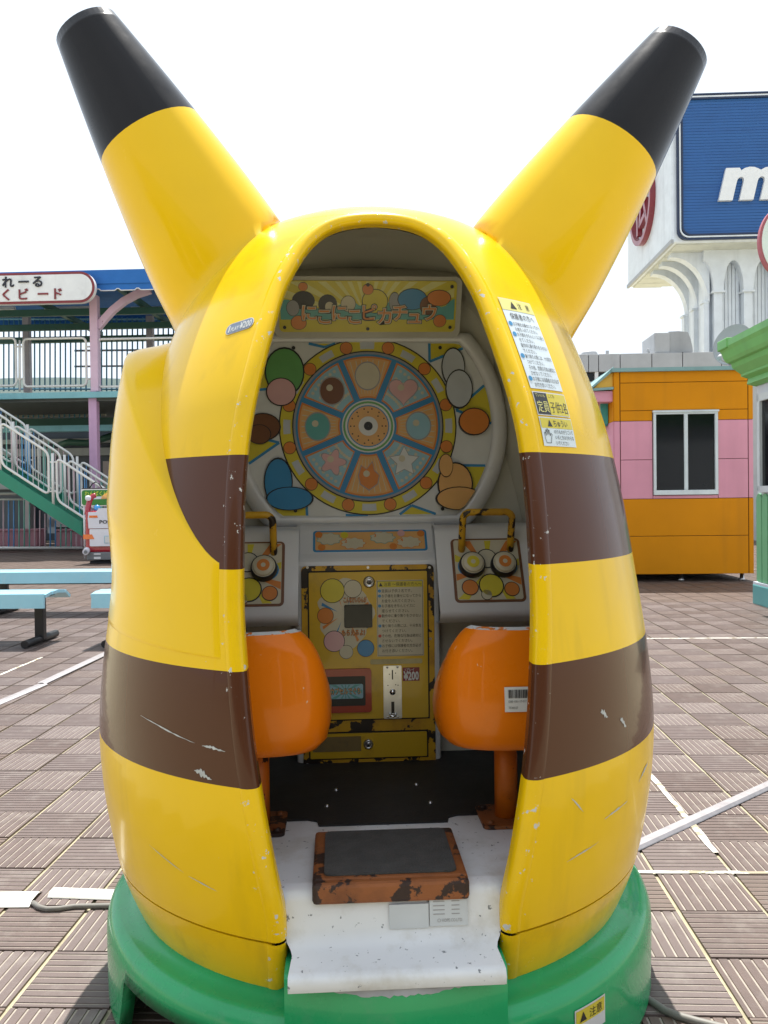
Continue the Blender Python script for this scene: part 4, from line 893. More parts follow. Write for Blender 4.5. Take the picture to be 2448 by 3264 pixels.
# ------------------------------------------------------------------ benches
BENCH = mat('pale_blue_bench_paint', (.30, .58, .70), .35, coat=.25, var=.06, vscale=4, dirt=((.5,.6,.62), .6, 8, .4))
BLEG = mat('black_bench_leg', (.015, .015, .017), .45)
def bench(label, x0, x1, yf, zt=.42, legs=()):
    """slatted bench from x0 to x1, front edge at depth yf"""
    t = thing('bench', label, 'bench', ((x0+x1)/2, yf+.22, 0), 'pale blue slatted benches')
    for k, (y, z, tl_, h_) in enumerate(((0, -.055, 84, .105), (.065, .0, 8, .105), (.180, .006, 2, .105), (.295, .0, -6, .105), (.405, -.030, -30, .10))):
        f = frame(((x0+x1)/2, yf+y, zt+z), (1, 0, 0), (0, math.cos(rad(tl_)), math.sin(rad(tl_)))); b = MB(); e = (x1-x0)/2-(.0 if k else .01)
        P = [f(-e, -h_/2, 0), f(e, -h_/2, 0), f(e, h_/2, 0), f(-e, h_/2, 0), f(-e, -h_/2, -.024), f(e, -h_/2, -.024), f(e, h_/2, -.024), f(-e, h_/2, -.024)]
        b.add(P, [(0,1,2,3),(7,6,5,4),(0,4,5,1),(1,5,6,2),(2,6,7,3),(3,7,4,0)]); b.build('plank', BENCH, t)
    for lx in legs:
        b = MB(); b.box((lx-.035, yf+.17, .03), (lx+.035, yf+.23, zt-.03), 0, .008); b.build('leg', BLEG, t)
        b = MB(); b.tube([(lx, yf-.06, .038), (lx, yf+.46, .038)], [.03, .03], 8); b.box((lx-.03, yf+.02, zt-.05), (lx+.03, yf+.42, zt-.028), 0); b.build('foot', BLEG, t)
    b = MB(); b.box((legs[0], yf+.18, .285), (legs[-1], yf+.22, .32), 0) ; b.build('stretcher', BLEG, t)
p1 = pg(143, 1890, 5.95); lg = gg(92, 2030)
bench('pale blue bench cut by the left edge, its right leg in view', p1[0]-1.85, p1[0], 5.95, .40, (p1[0]-1.6, p1[0]-.13))
p2 = pg(286, 1890, 5.95); bench('pale blue bench whose left end shows beside the yellow cabin', p2[0], p2[0]+1.85, 5.95, .40, (p2[0]+.13, p2[0]+1.6))
p3 = pg(-120, 1830, 7.65); bench('long pale blue bench standing behind the other two', p3[0], p3[0]+2.9, 7.65, .42, (p3[0]+.3, p3[0]+1.62, p3[0]+2.6))

# ------------------------------------------------------------------ left: pavilion with blue awning
def bxp(mb, x0, y0, x1, y1, dl, th, mi=0, bev=0):
    xm, ym = (x0+x1)/2, (y0+y1)/2; a, c = pg(x0, ym, dl), pg(x1, ym, dl); d, e = pg(xm, y1, dl), pg(xm, y0, dl)
    mb.box((a[0], dl, d[2]), (c[0], dl+th, e[2]), mi, bev); return mb
def paint(name, c, r=.5, **k): return mat(name, c, r, streak=(3, .55, .35), var=k.pop('var', .08), vscale=3, dirt=((c[0]*.6+.03, c[1]*.6+.03, c[2]*.6+.02), .6, 4, .4), **k)
AWN = mat('blue_awning_cloth', (.015, .13, .42), .75, var=.1, vscale=2, bump=.1, bscale=30)
TRIM = paint('white_trim', (.7, .7, .7)); PINK = paint('pink_post_paint', (.62, .44, .56), chip=((.2,.06,.04), .70, 6)); LILAC = paint('lilac_post_paint', (.56, .34, .52)); TEALB = paint('teal_beam_paint', (.20, .45, .50)); DGREEN = paint('dark_green_steel', (.03, .10, .075)); RAIL = paint('white_rail_paint', (.68, .68, .66))
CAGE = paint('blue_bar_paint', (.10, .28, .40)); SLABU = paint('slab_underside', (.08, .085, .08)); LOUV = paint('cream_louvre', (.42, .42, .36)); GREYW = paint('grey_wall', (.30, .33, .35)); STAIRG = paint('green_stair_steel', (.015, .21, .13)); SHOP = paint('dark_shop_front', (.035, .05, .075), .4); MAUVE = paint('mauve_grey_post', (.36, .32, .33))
b0 = pg(300, 1760, 18.6)
pav = thing('pavilion', 'two-storey open pavilion with scalloped blue awning and pink posts', 'pavilion', (b0[0], 18.6, 0))
b = MB(); bxp(b, -500, 862, 1000, 906, 17.9, .06); zt = pg(250, 862, 17.9)[2]; xa, xb = pg(-500, 862, 17.9)[0], pg(1000, 862, 17.9)[0]
b.add([(xa, 17.95, zt), (xb, 17.95, zt), (xb, 23.4, zt+.25), (xa, 23.4, zt+.25)], [(0,1,2,3)]); b.add([(xa, 17.95, zt-.02), (xb, 17.95, zt-.02), (xb, 23.4, zt+.22), (xa, 23.4, zt+.22)], [(3,2,1,0)])
roof = b.build('awning_roof', AWN, pav)
def scallop(mb, x0, x1, ytop, depth, per, dl, mi=0, trim=None, n=10):
    W_ = x1-x0; N = int(W_/per*n); P = [[], []]
    for k in range(N+1):
        x = x0+W_*k/N; ph = (x-x0)/per % 1; d = depth*(.62+.38*min(1, (math.sin(math.pi*ph)*2.2)))
        P[0].append((x, dl, ytop)); P[1].append((x, dl, ytop-d))
    mb.grid(P, mi, False); mb.grid([[(q[0], q[1]+.02, q[2]) for q in r_] for r_ in P], mi, False, flip=True)
    if trim is not None: mb.tube([(q[0], dl-.012, q[2]) for q in P[1]], .013, 5, trim)
z0 = pg(250, 906, 17.9)[2]
b = MB(); scallop(b, xa, xb, z0, .15, .44, 17.92, 0, 1); b.build('valance', [AWN, TRIM], roof)
zb_ = pg(250, 1005, 23.2)[2]; b = MB(); scallop(b, xa-1, xb, zb_, .42, .62, 23.2, 0); b.build('valance', AWN, roof)
for px in (60, 385, 560): # roof beams running back
    b = MB(); q = pg(px, 935, 18.2); b.box((q[0]-.06, 18.1, z0-.10), (q[0]+.06, 23, z0+.02), 0); b.build('roof_beam', DGREEN, pav)
for dl_, th_ in ((19.6, .1), (21.2, .1), (22.8, .14)):
    b = MB(); b.box((xa, dl_, z0-.28), (xb, dl_+th_, z0-.12), 0); b.build('roof_beam', DGREEN, pav)
for x0, x1, dl_ in ((-30, 45, 20.2), (140, 290, 20.2), (415, 560, 20.2)):
    b = MB(); y_ = pg((x0+x1)/2, 982, dl_); a_, c_ = pg(x0, 982, dl_), pg(x1, 982, dl_); b.box((a_[0], dl_, y_[2]-.04), (c_[0], dl_+.12, y_[2]+.05), 0, .02); b.build('tube_lamp', TRIM, pav)
def post(px0, px1, y0, y1, dl, m, th=.18, nm='post'):
    b = MB(); bxp(b, px0, y0, px1, y1, dl, th, 0, .01); return b.build(nm, m, pav)
post(286, 311, 940, 1247, 18.4, PINK); post(285, 311, 1247, 1768, 18.4, LILAC); post(820, 845, 940, 1768, 18.4, PINK); post(-300, -275, 940, 1768, 18.4, PINK)
for a_, c_ in ((72, 92), (466, 487), (-220, -200)): post(a_, c_, 1005, 1250, 22.4, MAUVE)
b = MB(); cpts = [pg(308, 1042, 18.45), pg(330, 1015, 18.45), pg(358, 985, 18.45), pg(392, 958, 18.45), pg(430, 937, 18.45), pg(476, 922, 18.45)]
for o_ in (0,):
    P = []
    for i, p in enumerate(cpts):
        t = cpts[min(i+1, 5)]-cpts[max(i-1, 0)]; t /= np.linalg.norm(t); nn = np.array([-t[2], 0, t[0]]); w2 = .075
        P.append([p+nn*w2, p-nn*w2, p-nn*w2+np.array([0, .14, 0]), p+nn*w2+np.array([0, .14, 0])])
    b.grid(P, 0, False, True)
b.build('curved_bracket', PINK, pav)
b = MB(); bxp(b, -500, 1249, 1000, 1268, 18.3, .12); b.build('edge_beam', TEALB, pav)
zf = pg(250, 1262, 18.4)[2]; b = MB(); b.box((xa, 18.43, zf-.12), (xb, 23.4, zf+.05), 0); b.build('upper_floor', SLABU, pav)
b = MB(); bxp(b, -500, 1300, 335, 1332, 21.0, .1); lv = b.build('louvre_wall', LOUV, pav)
for k in range(24):
    px = -60+k*16.4; b = MB(); bxp(b, px, 1300, px+3, 1332, 20.97, .03); b.build('louvre_fin', CAGE, lv)
b = MB(); bxp(b, -500, 1333, 900, 1357, 20.4, .2); b.build('lower_beam', DGREEN, pav)
b = MB(); bxp(b, -500, 1356, 900, 1375, 19.7, .2); b.build('lower_beam', TEALB, pav)
b = MB(); bxp(b, -600, 1376, 1100, 1772, 24.0, .2); bw_ = b.build('shop_wall', SHOP, pav)
for (x0, y0, x1, y1, m_) in ((-400, 1398, 900, 1412, GREYW), (-400, 1428, 900, 1452, GREYW), (150, 1655, 262, 1680, MAUVE), (-100, 1490, 60, 1560, GREYW), (330, 1470, 360, 1760, MAUVE), (75, 1570, 95, 1760, MAUVE), (150, 1500, 175, 1700, GREYW)):
    b = MB(); bxp(b, x0, y0, x1, y1, 23.6, .3); b.build('shop_front_panel', m_, bw_)
b = MB(); b.tube([pg(190, 1418, 22), pg(220, 1409, 22), pg(275, 1412, 22), pg(330, 1398, 22), pg(358, 1388, 22)], .09, 8); b.build('hanging_duct', DGREEN, pav)
# rounded rail panels of the balcony
def rpanel(px0, y0, px1, y1, dl, r=.10, tr=.026, skew=0.0):
    a, c = pg(px0, (y0+y1)/2, dl), pg(px1, (y0+y1)/2, dl); d, e = pg((px0+px1)/2, y1, dl)[2], pg((px0+px1)/2, y0, dl)[2]
    return [(x, dl, z) for x, z in rrect(a[0], d, c[0], e, r, 5)]
br = thing('balcony_railing', 'white tubular railing with rounded panels on the upper floor', 'railing', (b0[0]-2, 18.45, pg(150, 1250, 18.45)[2]))
for x0, x1 in ((-330, -150), (-128, 51), (75, 275), (311, 560), (580, 800)):
    b = MB(); b.tube(rpanel(x0, 1079, x1, 1231, 18.5), .028, 8, closed=True); b.build('rail_panel', RAIL, br)
for x0, x1 in ((51, 75), (275, 288), (309, 313), (-150, -128), (560, 580)):
    for yy in (1105, 1208): b = MB(); b.tube([pg(x0, yy, 18.5), pg(x1, yy, 18.5)], .02, 6); b.build('rail_link', RAIL, br)
b = MB(); b.tube([pg(63, 1085, 18.5), pg(63, 1248, 18.5)], .025, 8); b.build('rail_post', RAIL, br)
cg = thing('bar_screen', 'screen of thin blue upright bars along the back of the upper floor', 'bar screen', (b0[0]-1, 22.9, pg(150, 1250, 22.9)[2]))
for k in range(40):
    px = -70+k*16.4; b = MB(); b.tube([pg(px, 1012, 22.9), pg(px, 1247, 22.9)], .022, 5); b.build('bar', CAGE, cg)
for yy in (1017, 1240): b = MB(); b.tube([pg(-80, yy, 22.9), pg(580, yy, 22.9)], .03, 6); b.build('bar_rail', CAGE, cg)
for yy in (1118, 1168): b = MB(); b.tube([pg(238, yy, 22.95), pg(520, yy-3, 22.95)], .03, 6); b.build('bar_rail', MAUVE, cg)
hall = thing('far_hall', 'low grey-green arched hall roof seen through the balcony bars', 'building', (-15, 40, 0)); HALL = paint('hall_grey_green', (.30, .38, .38)); b = MB()
P = [[], []]
for k in range(21):
    u = -1+2*k/20; q = pg(180+520*u, 1203+26*u*u, 40); P[0].append((q[0], 40, q[2])); P[1].append((q[0], 40, 0))
b.grid(P, 0, False, flip=False); b.grid([P[0], [(q[0], 52, q[2]) for q in P[0]]], 0, False); b.build('hall_wall', HALL, hall)
# signboard
sg = thing('signboard', 'long white signboard with dark red rounded border and black and red Japanese lettering', 'sign', (pg(0, 920, 17.6)[0], 17.6, pg(0, 970, 17.6)[2]))
sf0 = pg(0, 921, 17.6); sfr = frame((sf0[0], 17.6, sf0[2]), (1, 0, .0), (0, 0, 1)); X1 = pg(302, 921, 17.6)[0]-sf0[0]; Hs = .335
SIGNW = paint('sign_white', (.72, .73, .74), .35); SIGNR = paint('sign_dark_red', (.20, .02, .025), .4); SIGNK = paint('sign_black', (.012, .012, .02), .4)
b = MB(); b.prism(sfr, rrect(-2.6, -Hs, X1, Hs, .33, 10), -.12, 0, 1, 0); b.build('sign_border', [SIGNW, SIGNR], sg)
b = MB(); b.prism(sfr, rrect(-2.54, -Hs+.055, X1-.055, Hs-.055, .275, 10), -.02, .012, 0); b.build('sign_face', SIGNW, sg)
b = MB(); text(b, sfr, 'れ', .06, .035, .27, .035, 0, bold=.02, ext=.025); text(b, sfr, 'ー', .42, .035, .27, .035, 0, bold=.02, ext=.025); text(b, sfr, 'る', .73, .035, .27, .035, 0, bold=.02, ext=.025)
text(b, sfr, 'く', .06, -.235, .27, .035, 1, bold=.02, ext=.025); text(b, sfr, 'ビ', .42, -.235, .27, .035, 1, bold=.02, ext=.025); text(b, sfr, 'ー', .84, -.235, .27, .035, 1, bold=.02, ext=.025); text(b, sfr, 'ド', 1.20, -.235, .27, .035, 1, bold=.02, ext=.025)
b.build('lettering', [SIGNK, SIGNR], sg)
b = MB(); b.box((sf0[0]+X1-.5, 17.7, sf0[2]-.05), (sf0[0]+X1-.42, 18.4, sf0[2]+.02)); b.mark(); b.box((sf0[0]-.5, 17.7, sf0[2]-.05), (sf0[0]-.42, 18.4, sf0[2]+.02)); b.split('bracket', RAIL, sg)
# staircase with three railings
st = thing('staircase', 'green steel staircase climbing to the left with white railings', 'staircase', (pg(260, 1700, 17.2)[0], 17.2, 0))
def sline(px, dl): # stringer lower/upper edges in pixels at 16.6
    return None
S0, S1 = pg(0, 1497, 16.6), pg(260, 1665, 16.6); slope = (S1[2]-S0[2])/(S1[0]-S0[0])
xr_ = S1[0]; xl_ = S0[0]-2.6; zU = lambda x: S1[2]+slope*(x-S1[0]); hS = .28
zg_ = lambda x: zU(x)
x_end = xr_+(-.02+S1[2]*0)+0
for dl_ in (16.6, 17.85):
    b = MB(); sf = frame((0, dl_, 0), (1, 0, 0), (0, 0, 1)); xe = xr_+.0
    b.prism(sf, [(xl_, zU(xl_)-hS), (xe, zU(xe)-hS), (xe, zU(xe)), (xl_, zU(xl_))], -.06, 0, 0); b.build('stringer', STAIRG, st)
nst = 22
for k in range(nst):
    x = xr_-.12-k*(xr_-xl_)/nst; z = zU(x)-.10
    b = MB(); b.box((x-.15, 16.66, z-.03), (x+.13, 17.85, z), 0); b.box((x+.11, 16.66, z-.17), (x+.13, 17.85, z-.03), 0); b.build('tread', STAIRG, st)
BARC = [paint('bar_teal', (.16, .42, .36)), paint('bar_pink', (.55, .40, .45)), paint('bar_blue', (.10, .30, .60)), paint('bar_white', (.6, .6, .58))]
for ri, dl_ in enumerate((16.63, 17.2, 17.85)):
    # stair railing panels as slanting rounded parallelograms
    zlow = lambda x: zU(x)+.10; 
    spans = [(xr_-1.10-.0, xr_+.03+.0)] ; 
    xs_ = [pg(5, 1400, 16.63)[0], pg(160, 1400, 16.63)[0]]
    for (a_, c_) in ((S0[0]-1.6, S0[0]-.04), (S0[0]+.02, S0[0]+1.0), (S0[0]+1.17, S0[0]+2.6)):
        h1 = .99; pts = []; r = .09; c_ = min(c_, xr_+.75)
        cor = [(a_, zU(a_)+.12), (c_, zU(c_)+.12), (c_, zU(c_)+h1), (a_, zU(a_)+h1)]
        for i in range(4):
            p = np.array(cor[i]); q0 = np.array(cor[i-1]); q1 = np.array(cor[(i+1) % 4]); e0 = p+(q0-p)/np.linalg.norm(q0-p)*r*1.5; e1 = p+(q1-p)/np.linalg.norm(q1-p)*r*1.5
            for t in (0, .25, .5, .75, 1): s_ = e0*(1-t)**2+2*p*t*(1-t)+e1*t*t; pts.append((s_[0], dl_, s_[1]))
        b = MB(); b.tube(pts, .026, 8, closed=True); pn = b.build('rail_panel', RAIL, st)
        nb = int((c_-a_)/.105)
        for k in range(1, nb):
            x = a_+(c_-a_)*k/nb; b = MB(); b.tube([(x, dl_, zU(x)+.12), (x, dl_, zU(x)+h1)], .010, 4, cap=False); b.build('bar', BARC[(k//2+ri) % 4], pn)
    for x in (S0[0]-.01, S0[0]+1.085):
        b = MB(); b.tube([(x, dl_, zU(x)-.12), (x, dl_, zU(x)+1.03)], .03, 8); b.build('rail_post', RAIL, st)
        for h in (.25, .85): b = MB(); b.tube([(x-.08, dl_, zU(x)+h), (x+.09, dl_, zU(x)+h)], .018, 6); b.build('rail_link', RAIL, st)
# low fence with coloured bars
fn = thing('low_fence', 'low fence of thin blue, teal and pink bars below the stairs', 'fence', (pg(100, 1745, 18.0)[0], 18.0, 0))
for yy, r in ((1574, .03), (1592, .022), (1746, .03)):
    b = MB(); b.tube([pg(-260, yy, 18.0), pg(262 if yy > 1700 else (52 if yy < 1580 else 72), yy, 18.0)], r, 8); b.build('rail', RAIL, fn)
for k in range(31):
    px = -238+k*16.6; yt = 1592 if px < 75 else 1592+(px-75)*.66; b = MB(); b.tube([pg(px, yt, 18.0), pg(px, 1746, 18.0)], .017, 6); b.build('bar', BARC[[2, 2, 0, 0, 0, 1, 1, 1][k % 8]], fn)
for x0, x1, lab in ((-60, 118, 'wide pink planter box behind the low fence at the left'), (175, 263, 'narrow pink planter box behind the low fence near the red ride')):
    t = thing('planter_box', lab, 'planter', (pg((x0+x1)/2, 1750, 18.7)[0], 18.9, 0)); b = MB(); bxp(b, x0, 1690, x1, 1744, 18.7, .4, 0, .03); PLK = paint('planter_pink' + str(x0), (.40, .18, .22)); b.build('box', PLK, t); b = MB(); bxp(b, x0-3, 1687, x1+3, 1694, 18.67, .46, 0, .02); b.build('box_rim', PLK, t)
# green notice board on an easel
gb = thing('notice_board', 'green notice board with yellow lettering behind the red and white ride', 'sign', (pg(305, 1700, 15.6)[0], 15.6, 0))
BGREEN = paint('board_green', (.03, .20, .03)); LIME = paint('board_lime', (.45, .60, .06))
q0 = pg(312, 1586, 15.6); nf = frame((q0[0], 15.6, q0[2]), (1, 0, 0), (0, 0, 1)); b = MB(); b.prism(nf, rrect(-.33, -.165, .45, .165, .015), -.03, 0, 0); b.build('board_frame', TRIM, gb)
b = MB(); b.prism(nf, rrect(-.31, -.145, .43, .145, .05), -.005, .006, 0); b.prism(nf, [(-.31, .165), (.45, .165), (.45, .182), (-.31, .182)], -.03, 0, 1); b.build('board_face', [BGREEN, SIGNK], gb)
b = MB(); text(b, nf, 'わんぱくビード', -.25, .04, .10, .012, 0, w=.62, bold=.02); b.build('lettering', LIME, gb)
b = MB(); b.prism(nf, [(-.24, -.03), (.3, -.03), (.3, .02), (-.24, .02)], 0, .010, 0); b.build('board_strip', P_PALE, gb)
for x in (-.28, .40): b = MB(); b.tube([(q0[0]+x, 15.62, 0), (q0[0]+x, 15.62, q0[2]-.16)], .018, 6); b.build('leg', TRIM, gb)
b = MB(); b.tube([nf(-.16, .18, 0), nf(-.10, .27, 0), nf(-.03, .30, 0), nf(.02, .27, 0), nf(.08, .18, 0)], .012, 6); b.build('wire_loop', SIGNK, gb)
# police-car ride, rear towards us
CARX = pg(352, 1700, 14.3)[0]
pc = thing('police_car_ride', 'red and white police car ride seen from behind beside the yellow cabin', 'kiddie ride', (CARX, 14.7, 0))
CRED = mat('car_red', (.36, .012, .03), .25, coat=.6, var=.06); CWHITE = mat('car_white', (.66, .67, .74), .3, coat=.5, var=.04); CGREY = paint('bumper_grey', (.16, .17, .18)); LAMP = mat('tail_lamp_orange', (.75, .17, .03), .25, coat=.5); CORANGE = mat('car_roof_orange', (.42, .20, .02), .35, coat=.3); CBLUE = mat('blue_ball', (.02, .22, .50), .15, coat=.8)
cz = lambda py: pg(310, py, 14.3)[2]; hwc = CARX-pg(268, 1690, 14.3)[0]
cf = frame((CARX, 14.3, 0), (1, 0, 0), (0, 0, 1))
b = MB(); b.box((CARX-hwc, 14.32, cz(1762)), (CARX+hwc, 15.5, cz(1628)), 0, .05); cbody = b.build('car_body', CRED, pc)
for s_ in (-1, 1):
    b = MB(); rows = []
    for t in np.linspace(0, 1, 9):
        x = CARX+s_*(hwc-.015-.12*t**2.2); z = cz(1640)+(cz(1578)-cz(1640))*math.sin(t*math.pi/2); rows.append((x, 14.42+.1*t, z))
    b.tube(rows, [.055-.012*k/8 for k in range(9)], 8); b.build('pillar', CRED, pc)
    q = np.array([CARX+s_*(hwc-.04), 14.40, cz(1588)]); b = MB(); b.lathe([(.001, -.045), (.035, -.04), (.05, -.01), (.05, .02), (.035, .045), (.001, .05)], q, 14); b.build('mirror', CWHITE, pc)
    b = MB(); b.tube([(CARX+s_*(hwc-.06), 14.20, cz(1758)), (CARX+s_*(hwc-.01), 14.5, cz(1748))], .055, 14); b.tube([(CARX+s_*(hwc-.065), 14.19, cz(1758)), (CARX+s_*(hwc-.0655), 14.18, cz(1758))], .03, 12, 1); b.build('exhaust_pipe', [CWHITE, CGREY], pc)
    b = MB(); xa_, xb_ = s_*(hwc-.19), s_*(hwc+.006); b.prism(cf, [(xa_, cz(1718)), (xb_, cz(1718)), (xb_, cz(1703)), (s_*(hwc-.15), cz(1703))][::s_ * 1 if s_ > 0 else -1], -.02, .028, 0); b.build('tail_lamp', LAMP, pc)
    b = MB(); b.prism(cf, [(s_*(hwc-.26), cz(1650)), (s_*(hwc-.11), cz(1650)), (s_*(hwc-.11), cz(1643)), (s_*(hwc-.25), cz(1643))][::1 if s_ > 0 else -1], -.02, .038, 0); b.build('upper_lamp', LAMP, pc)
b = MB(); f = cf; e = hwc-.09
b.prism(f, [(-e, cz(1684)), (e, cz(1684)), (e+.01, cz(1655)), (e, cz(1632)), (.24, cz(1632)), (.19, cz(1620)), (-.19, cz(1620)), (-.24, cz(1632)), (-e, cz(1632)), (-e-.01, cz(1655))], -.3, .03, 0); b.build('boot_panel', CWHITE, pc)
b = MB(); b.prism(f, rrect(-hwc+.105, cz(1741), hwc-.105, cz(1686), .02), -.05, .022, 0); tg = b.build('tailgate', CWHITE, pc)
b = MB(); b.prism(f, [(-.19, cz(1740)), (.19, cz(1740)), (.15, cz(1696)), (-.15, cz(1696))], 0, .027, 0); b.prism(f, [(-.10, cz(1732)), (.10, cz(1732)), (.10, cz(1708)), (-.10, cz(1708))], 0, .034, 1); b.prism(f, [(-.085, cz(1730)), (.085, cz(1730)), (.085, cz(1710)), (-.085, cz(1710))], 0, .038, 2); b.build('number_plate', [CWHITE, P_LBLUE, P_WHITE], tg)
b = MB(); text(b, f, 'POLICE', 0, cz(1669), .085, .036, 0, w=.36, align='C', bold=.03); b.build('lettering', SIGNK, pc)
b = MB(); b.box((CARX-hwc+.03, 14.30, cz(1786)), (CARX+hwc-.03, 15.4, cz(1760)), 0, .02); bm_ = b.build('bumper', CGREY, pc)
b = MB()
for zz1, zz2 in ((1768, 1764), (1782, 1775)): b.prism(f, [(-.30, cz(zz1)), (-.18, cz(zz1)), (-.18, cz(zz2)), (-.30, cz(zz2))], -.02, .004, 0)
b.build('sticker', TRIM, bm_)
b = MB()
rws = [[(CARX+.36*math.cos(t)*q, 14.9+.42*math.sin(t)*q, cz(1590)+.16*math.sqrt(max(0, 1-q*q))) for t in np.linspace(0, 2*math.pi, 28, endpoint=False)] for q in (1, .95, .85, .7, .5, .25, .01)]
b.grid(rws, 0, True, True); b.build('roof_dome', CORANGE, pc)
b = MB(); b.box((CARX-.3, 14.9, cz(1630)), (CARX+.3, 15.3, cz(1592)), 0, .03); b.build('dashboard', CGREY, pc)
b = MB(); b.lathe([(.001, -.06)]+[(.062*math.cos(rad(a)), .062*math.sin(rad(a))) for a in (-70, -45, -20, 0, 20, 45, 70)]+[(.001, .062)], (CARX-.29, 14.45, cz(1620)), 18, cap=False); b.build('blue_ball', CBLUE, pc)
b = MB(); b.tube([(CARX-.06+.11*math.cos(t), 14.7, cz(1605)+.075*math.sin(t)) for t in np.linspace(0, 2*math.pi, 24, endpoint=False)], .014, 8, closed=True); b.build('steering_wheel', P_LGREY, pc)
for x in (-.3, .3): b = MB(); b.tube([(CARX+x, 14.6, 0), (CARX+x, 14.6, cz(1780))], .03, 8); b.build('foot', SIGNK, pc)
b = MB(); b.box((CARX-.42, 14.4, .004), (CARX+.42, 15.4, .05), 0, .01); b.build('floor_frame', SIGNK, pc)

# ------------------------------------------------------------------ right: orange kiosk
KOR = mat('kiosk_orange', (.62, .235, .004), .6, streak=(5, .56, .3), spec=.15, var=.06, vscale=2, bump=.04, bscale=120); KPK = mat('kiosk_pink', (.66, .30, .39), .6, streak=(5, .56, .3), spec=.2, var=.06, vscale=2, dirt=((.5,.24,.30), .6, 3, .4), bump=.04, bscale=120); KTEAL = paint('kiosk_teal_trim', (.20, .34, .34)); KFR = paint('window_frame_white', (.60, .66, .68), .35); SEAMK = mat('seam_dark', (.10, .05, .02), .8); KYEL = paint('kiosk_yellow', (.72, .42, .05))
DK = 10.4; kx0, kx1 = pg(1958, 1500, DK)[0], pg(2401, 1500, DK)[0]; kz = lambda y: pg(2180, y, DK)[2]; kx = lambda x: pg(x, 1500, DK)[0]
ks = thing('orange_kiosk', 'orange kiosk with a pink middle band and a white sliding window', 'kiosk', ((kx0+kx1)/2, DK+1.2, 0))
b = MB(); b.box((kx0+.006, DK+.006, kz(1829)), (kx1-.006, DK+2.6, kz(1182)), 0); b.build('core', SEAMK, ks)
G = .006
def kpan(x0, y0, x1, y1, m, nm='panel'):
    b = MB(); b.box((kx(x0)+.003, DK-.012, kz(y1)+.003), (kx(x1)-.003, DK+.004, kz(y0)-.003), 0, .004); return b.build(nm, m, ks)
for y0, y1, m in ((1182, 1218, KOR), (1708, 1830, KOR), (1589, 1708, KOR)): kpan(1978, y0, 2384, y1, m)
W0, W1, V0, V1 = 2080, 2288, 1307, 1578
kpan(1978, 1218, 2384, V0, KOR)
kpan(1978, V0, W0, 1340, KOR); kpan(W1, V0, 2384, 1340, KOR)
for x0, x1 in ((1978, W0), (W1, 2384)): kpan(x0, 1340, x1, 1464, KPK); kpan(x0, 1464, x1, 1589, KPK)
kpan(W0, V1, W1, 1589, KPK)
for x0, x1 in ((1958, 1977), (2385, 2401)):
    for y0, y1, m in ((1182, 1340, KOR), (1340, 1589, KPK), (1589, 1830, KOR)): kpan(x0, y0, x1, y1, m, 'corner_panel')
for y0, y1, m in ((1182, 1340, KOR), (1340, 1589, KPK), (1589, 1830, KOR)): # side wall seen edge-on
    b = MB(); b.box((kx0-.006, DK+.006, kz(y1)+.002), (kx0+.004, DK+2.6, kz(y0)-.002)); b.build('side_panel', m, ks)
b = MB(); b.box((kx0-.03, DK-.05, kz(1183)), (kx1-.09, DK+2.65, kz(1171)), 0); b.build('roof_trim', KTEAL, ks)
wn = MB()
xa_, xb_, za_, zb2 = kx(2082), kx(2287), kz(1577), kz(1309)
fr_ = .045
for a in (((xa_, za_), (xb_, za_+fr_*1.3)), ((xa_, zb2-fr_), (xb_, zb2)), ((xa_, za_+fr_*1.3), (xa_+fr_*.7, zb2-fr_)), ((xb_-fr_*.8, za_+fr_*1.3), (xb_, zb2-fr_)), (((xa_+xb_)/2-.02, za_+fr_*1.3), ((xa_+xb_)/2+.025, zb2-fr_))):
    wn.box((a[0][0], DK-.035, a[0][1]), (a[1][0], DK+.03, a[1][1]), 0, .004)
wn.box((xa_-.01, DK-.05, zb2-.02), (xb_+.01, DK-.012, zb2+.004), 0, .003)
wo = wn.build('window_frame', KFR, ks)
for s_ in (0, 1):
    b = MB(); xm = (xa_+xb_)/2; b.box((xa_+.03 if s_ == 0 else xm+.02, DK-.012+.009*s_, za_+.05), (xm-.015 if s_ == 0 else xb_-.03, DK-.006+.009*s_, zb2-.04)); b.build('pane', GLASSD, wo)
for px in (2180, 2378, 2010):
    b = MB(); b.tube([(kx(px), DK+.15, 0), (kx(px), DK+.15, .03), (kx(px), DK+.15, kz(1829))], [.05, .03, .022], 8); b.build('foot', STEEL, ks)
# awning on its left side
ax0 = kx(1891); aw = MB(); zA, zB, zC = kz(1236), kz(1275), kz(1173)
aw.box((ax0, DK+.03, zB), (kx0-.004, DK+2.5, zA-.02), 0); ao = aw.build('side_awning', KPK, ks)
kf = frame((0, DK+.02, 0), (1, 0, 0), (0, 0, 1)); b = MB(); b.prism(kf, [(ax0, zA), (kx0-.003, zA+.03), (kx0-.003, zC)], -2.4, .0, 0); b.build('gable', KYEL, ao)
b = MB(); b.prism(kf, [(ax0-.03, zA-.02), (kx0-.003, zA-.005), (kx0-.003, zA+.025), (ax0-.03, zA+.01)], -.02, .03, 0); b.prism(kf, [(ax0-.05, zA), (ax0-.03, zA-.01), (kx0+.0, zC-.015), (kx0, zC+.03)], -2.4, .04, 0); b.build('awning_trim', KTEAL, ao)
SGT = paint('sign_teal', (.05, .36, .33)); sgn = thing('kiosk_sign', 'teal-edged sign with red lettering on the side of the orange kiosk', 'sign', (kx0-.1, DK+1.2, kz(1330)))
kf2 = frame((kx0-.10, DK+1.2, (pg(1940, 1290, DK+.4)[2]+pg(1940, 1350, DK+.4)[2])/2), (0, -1, 0), (0, 0, 1)); hs = .13
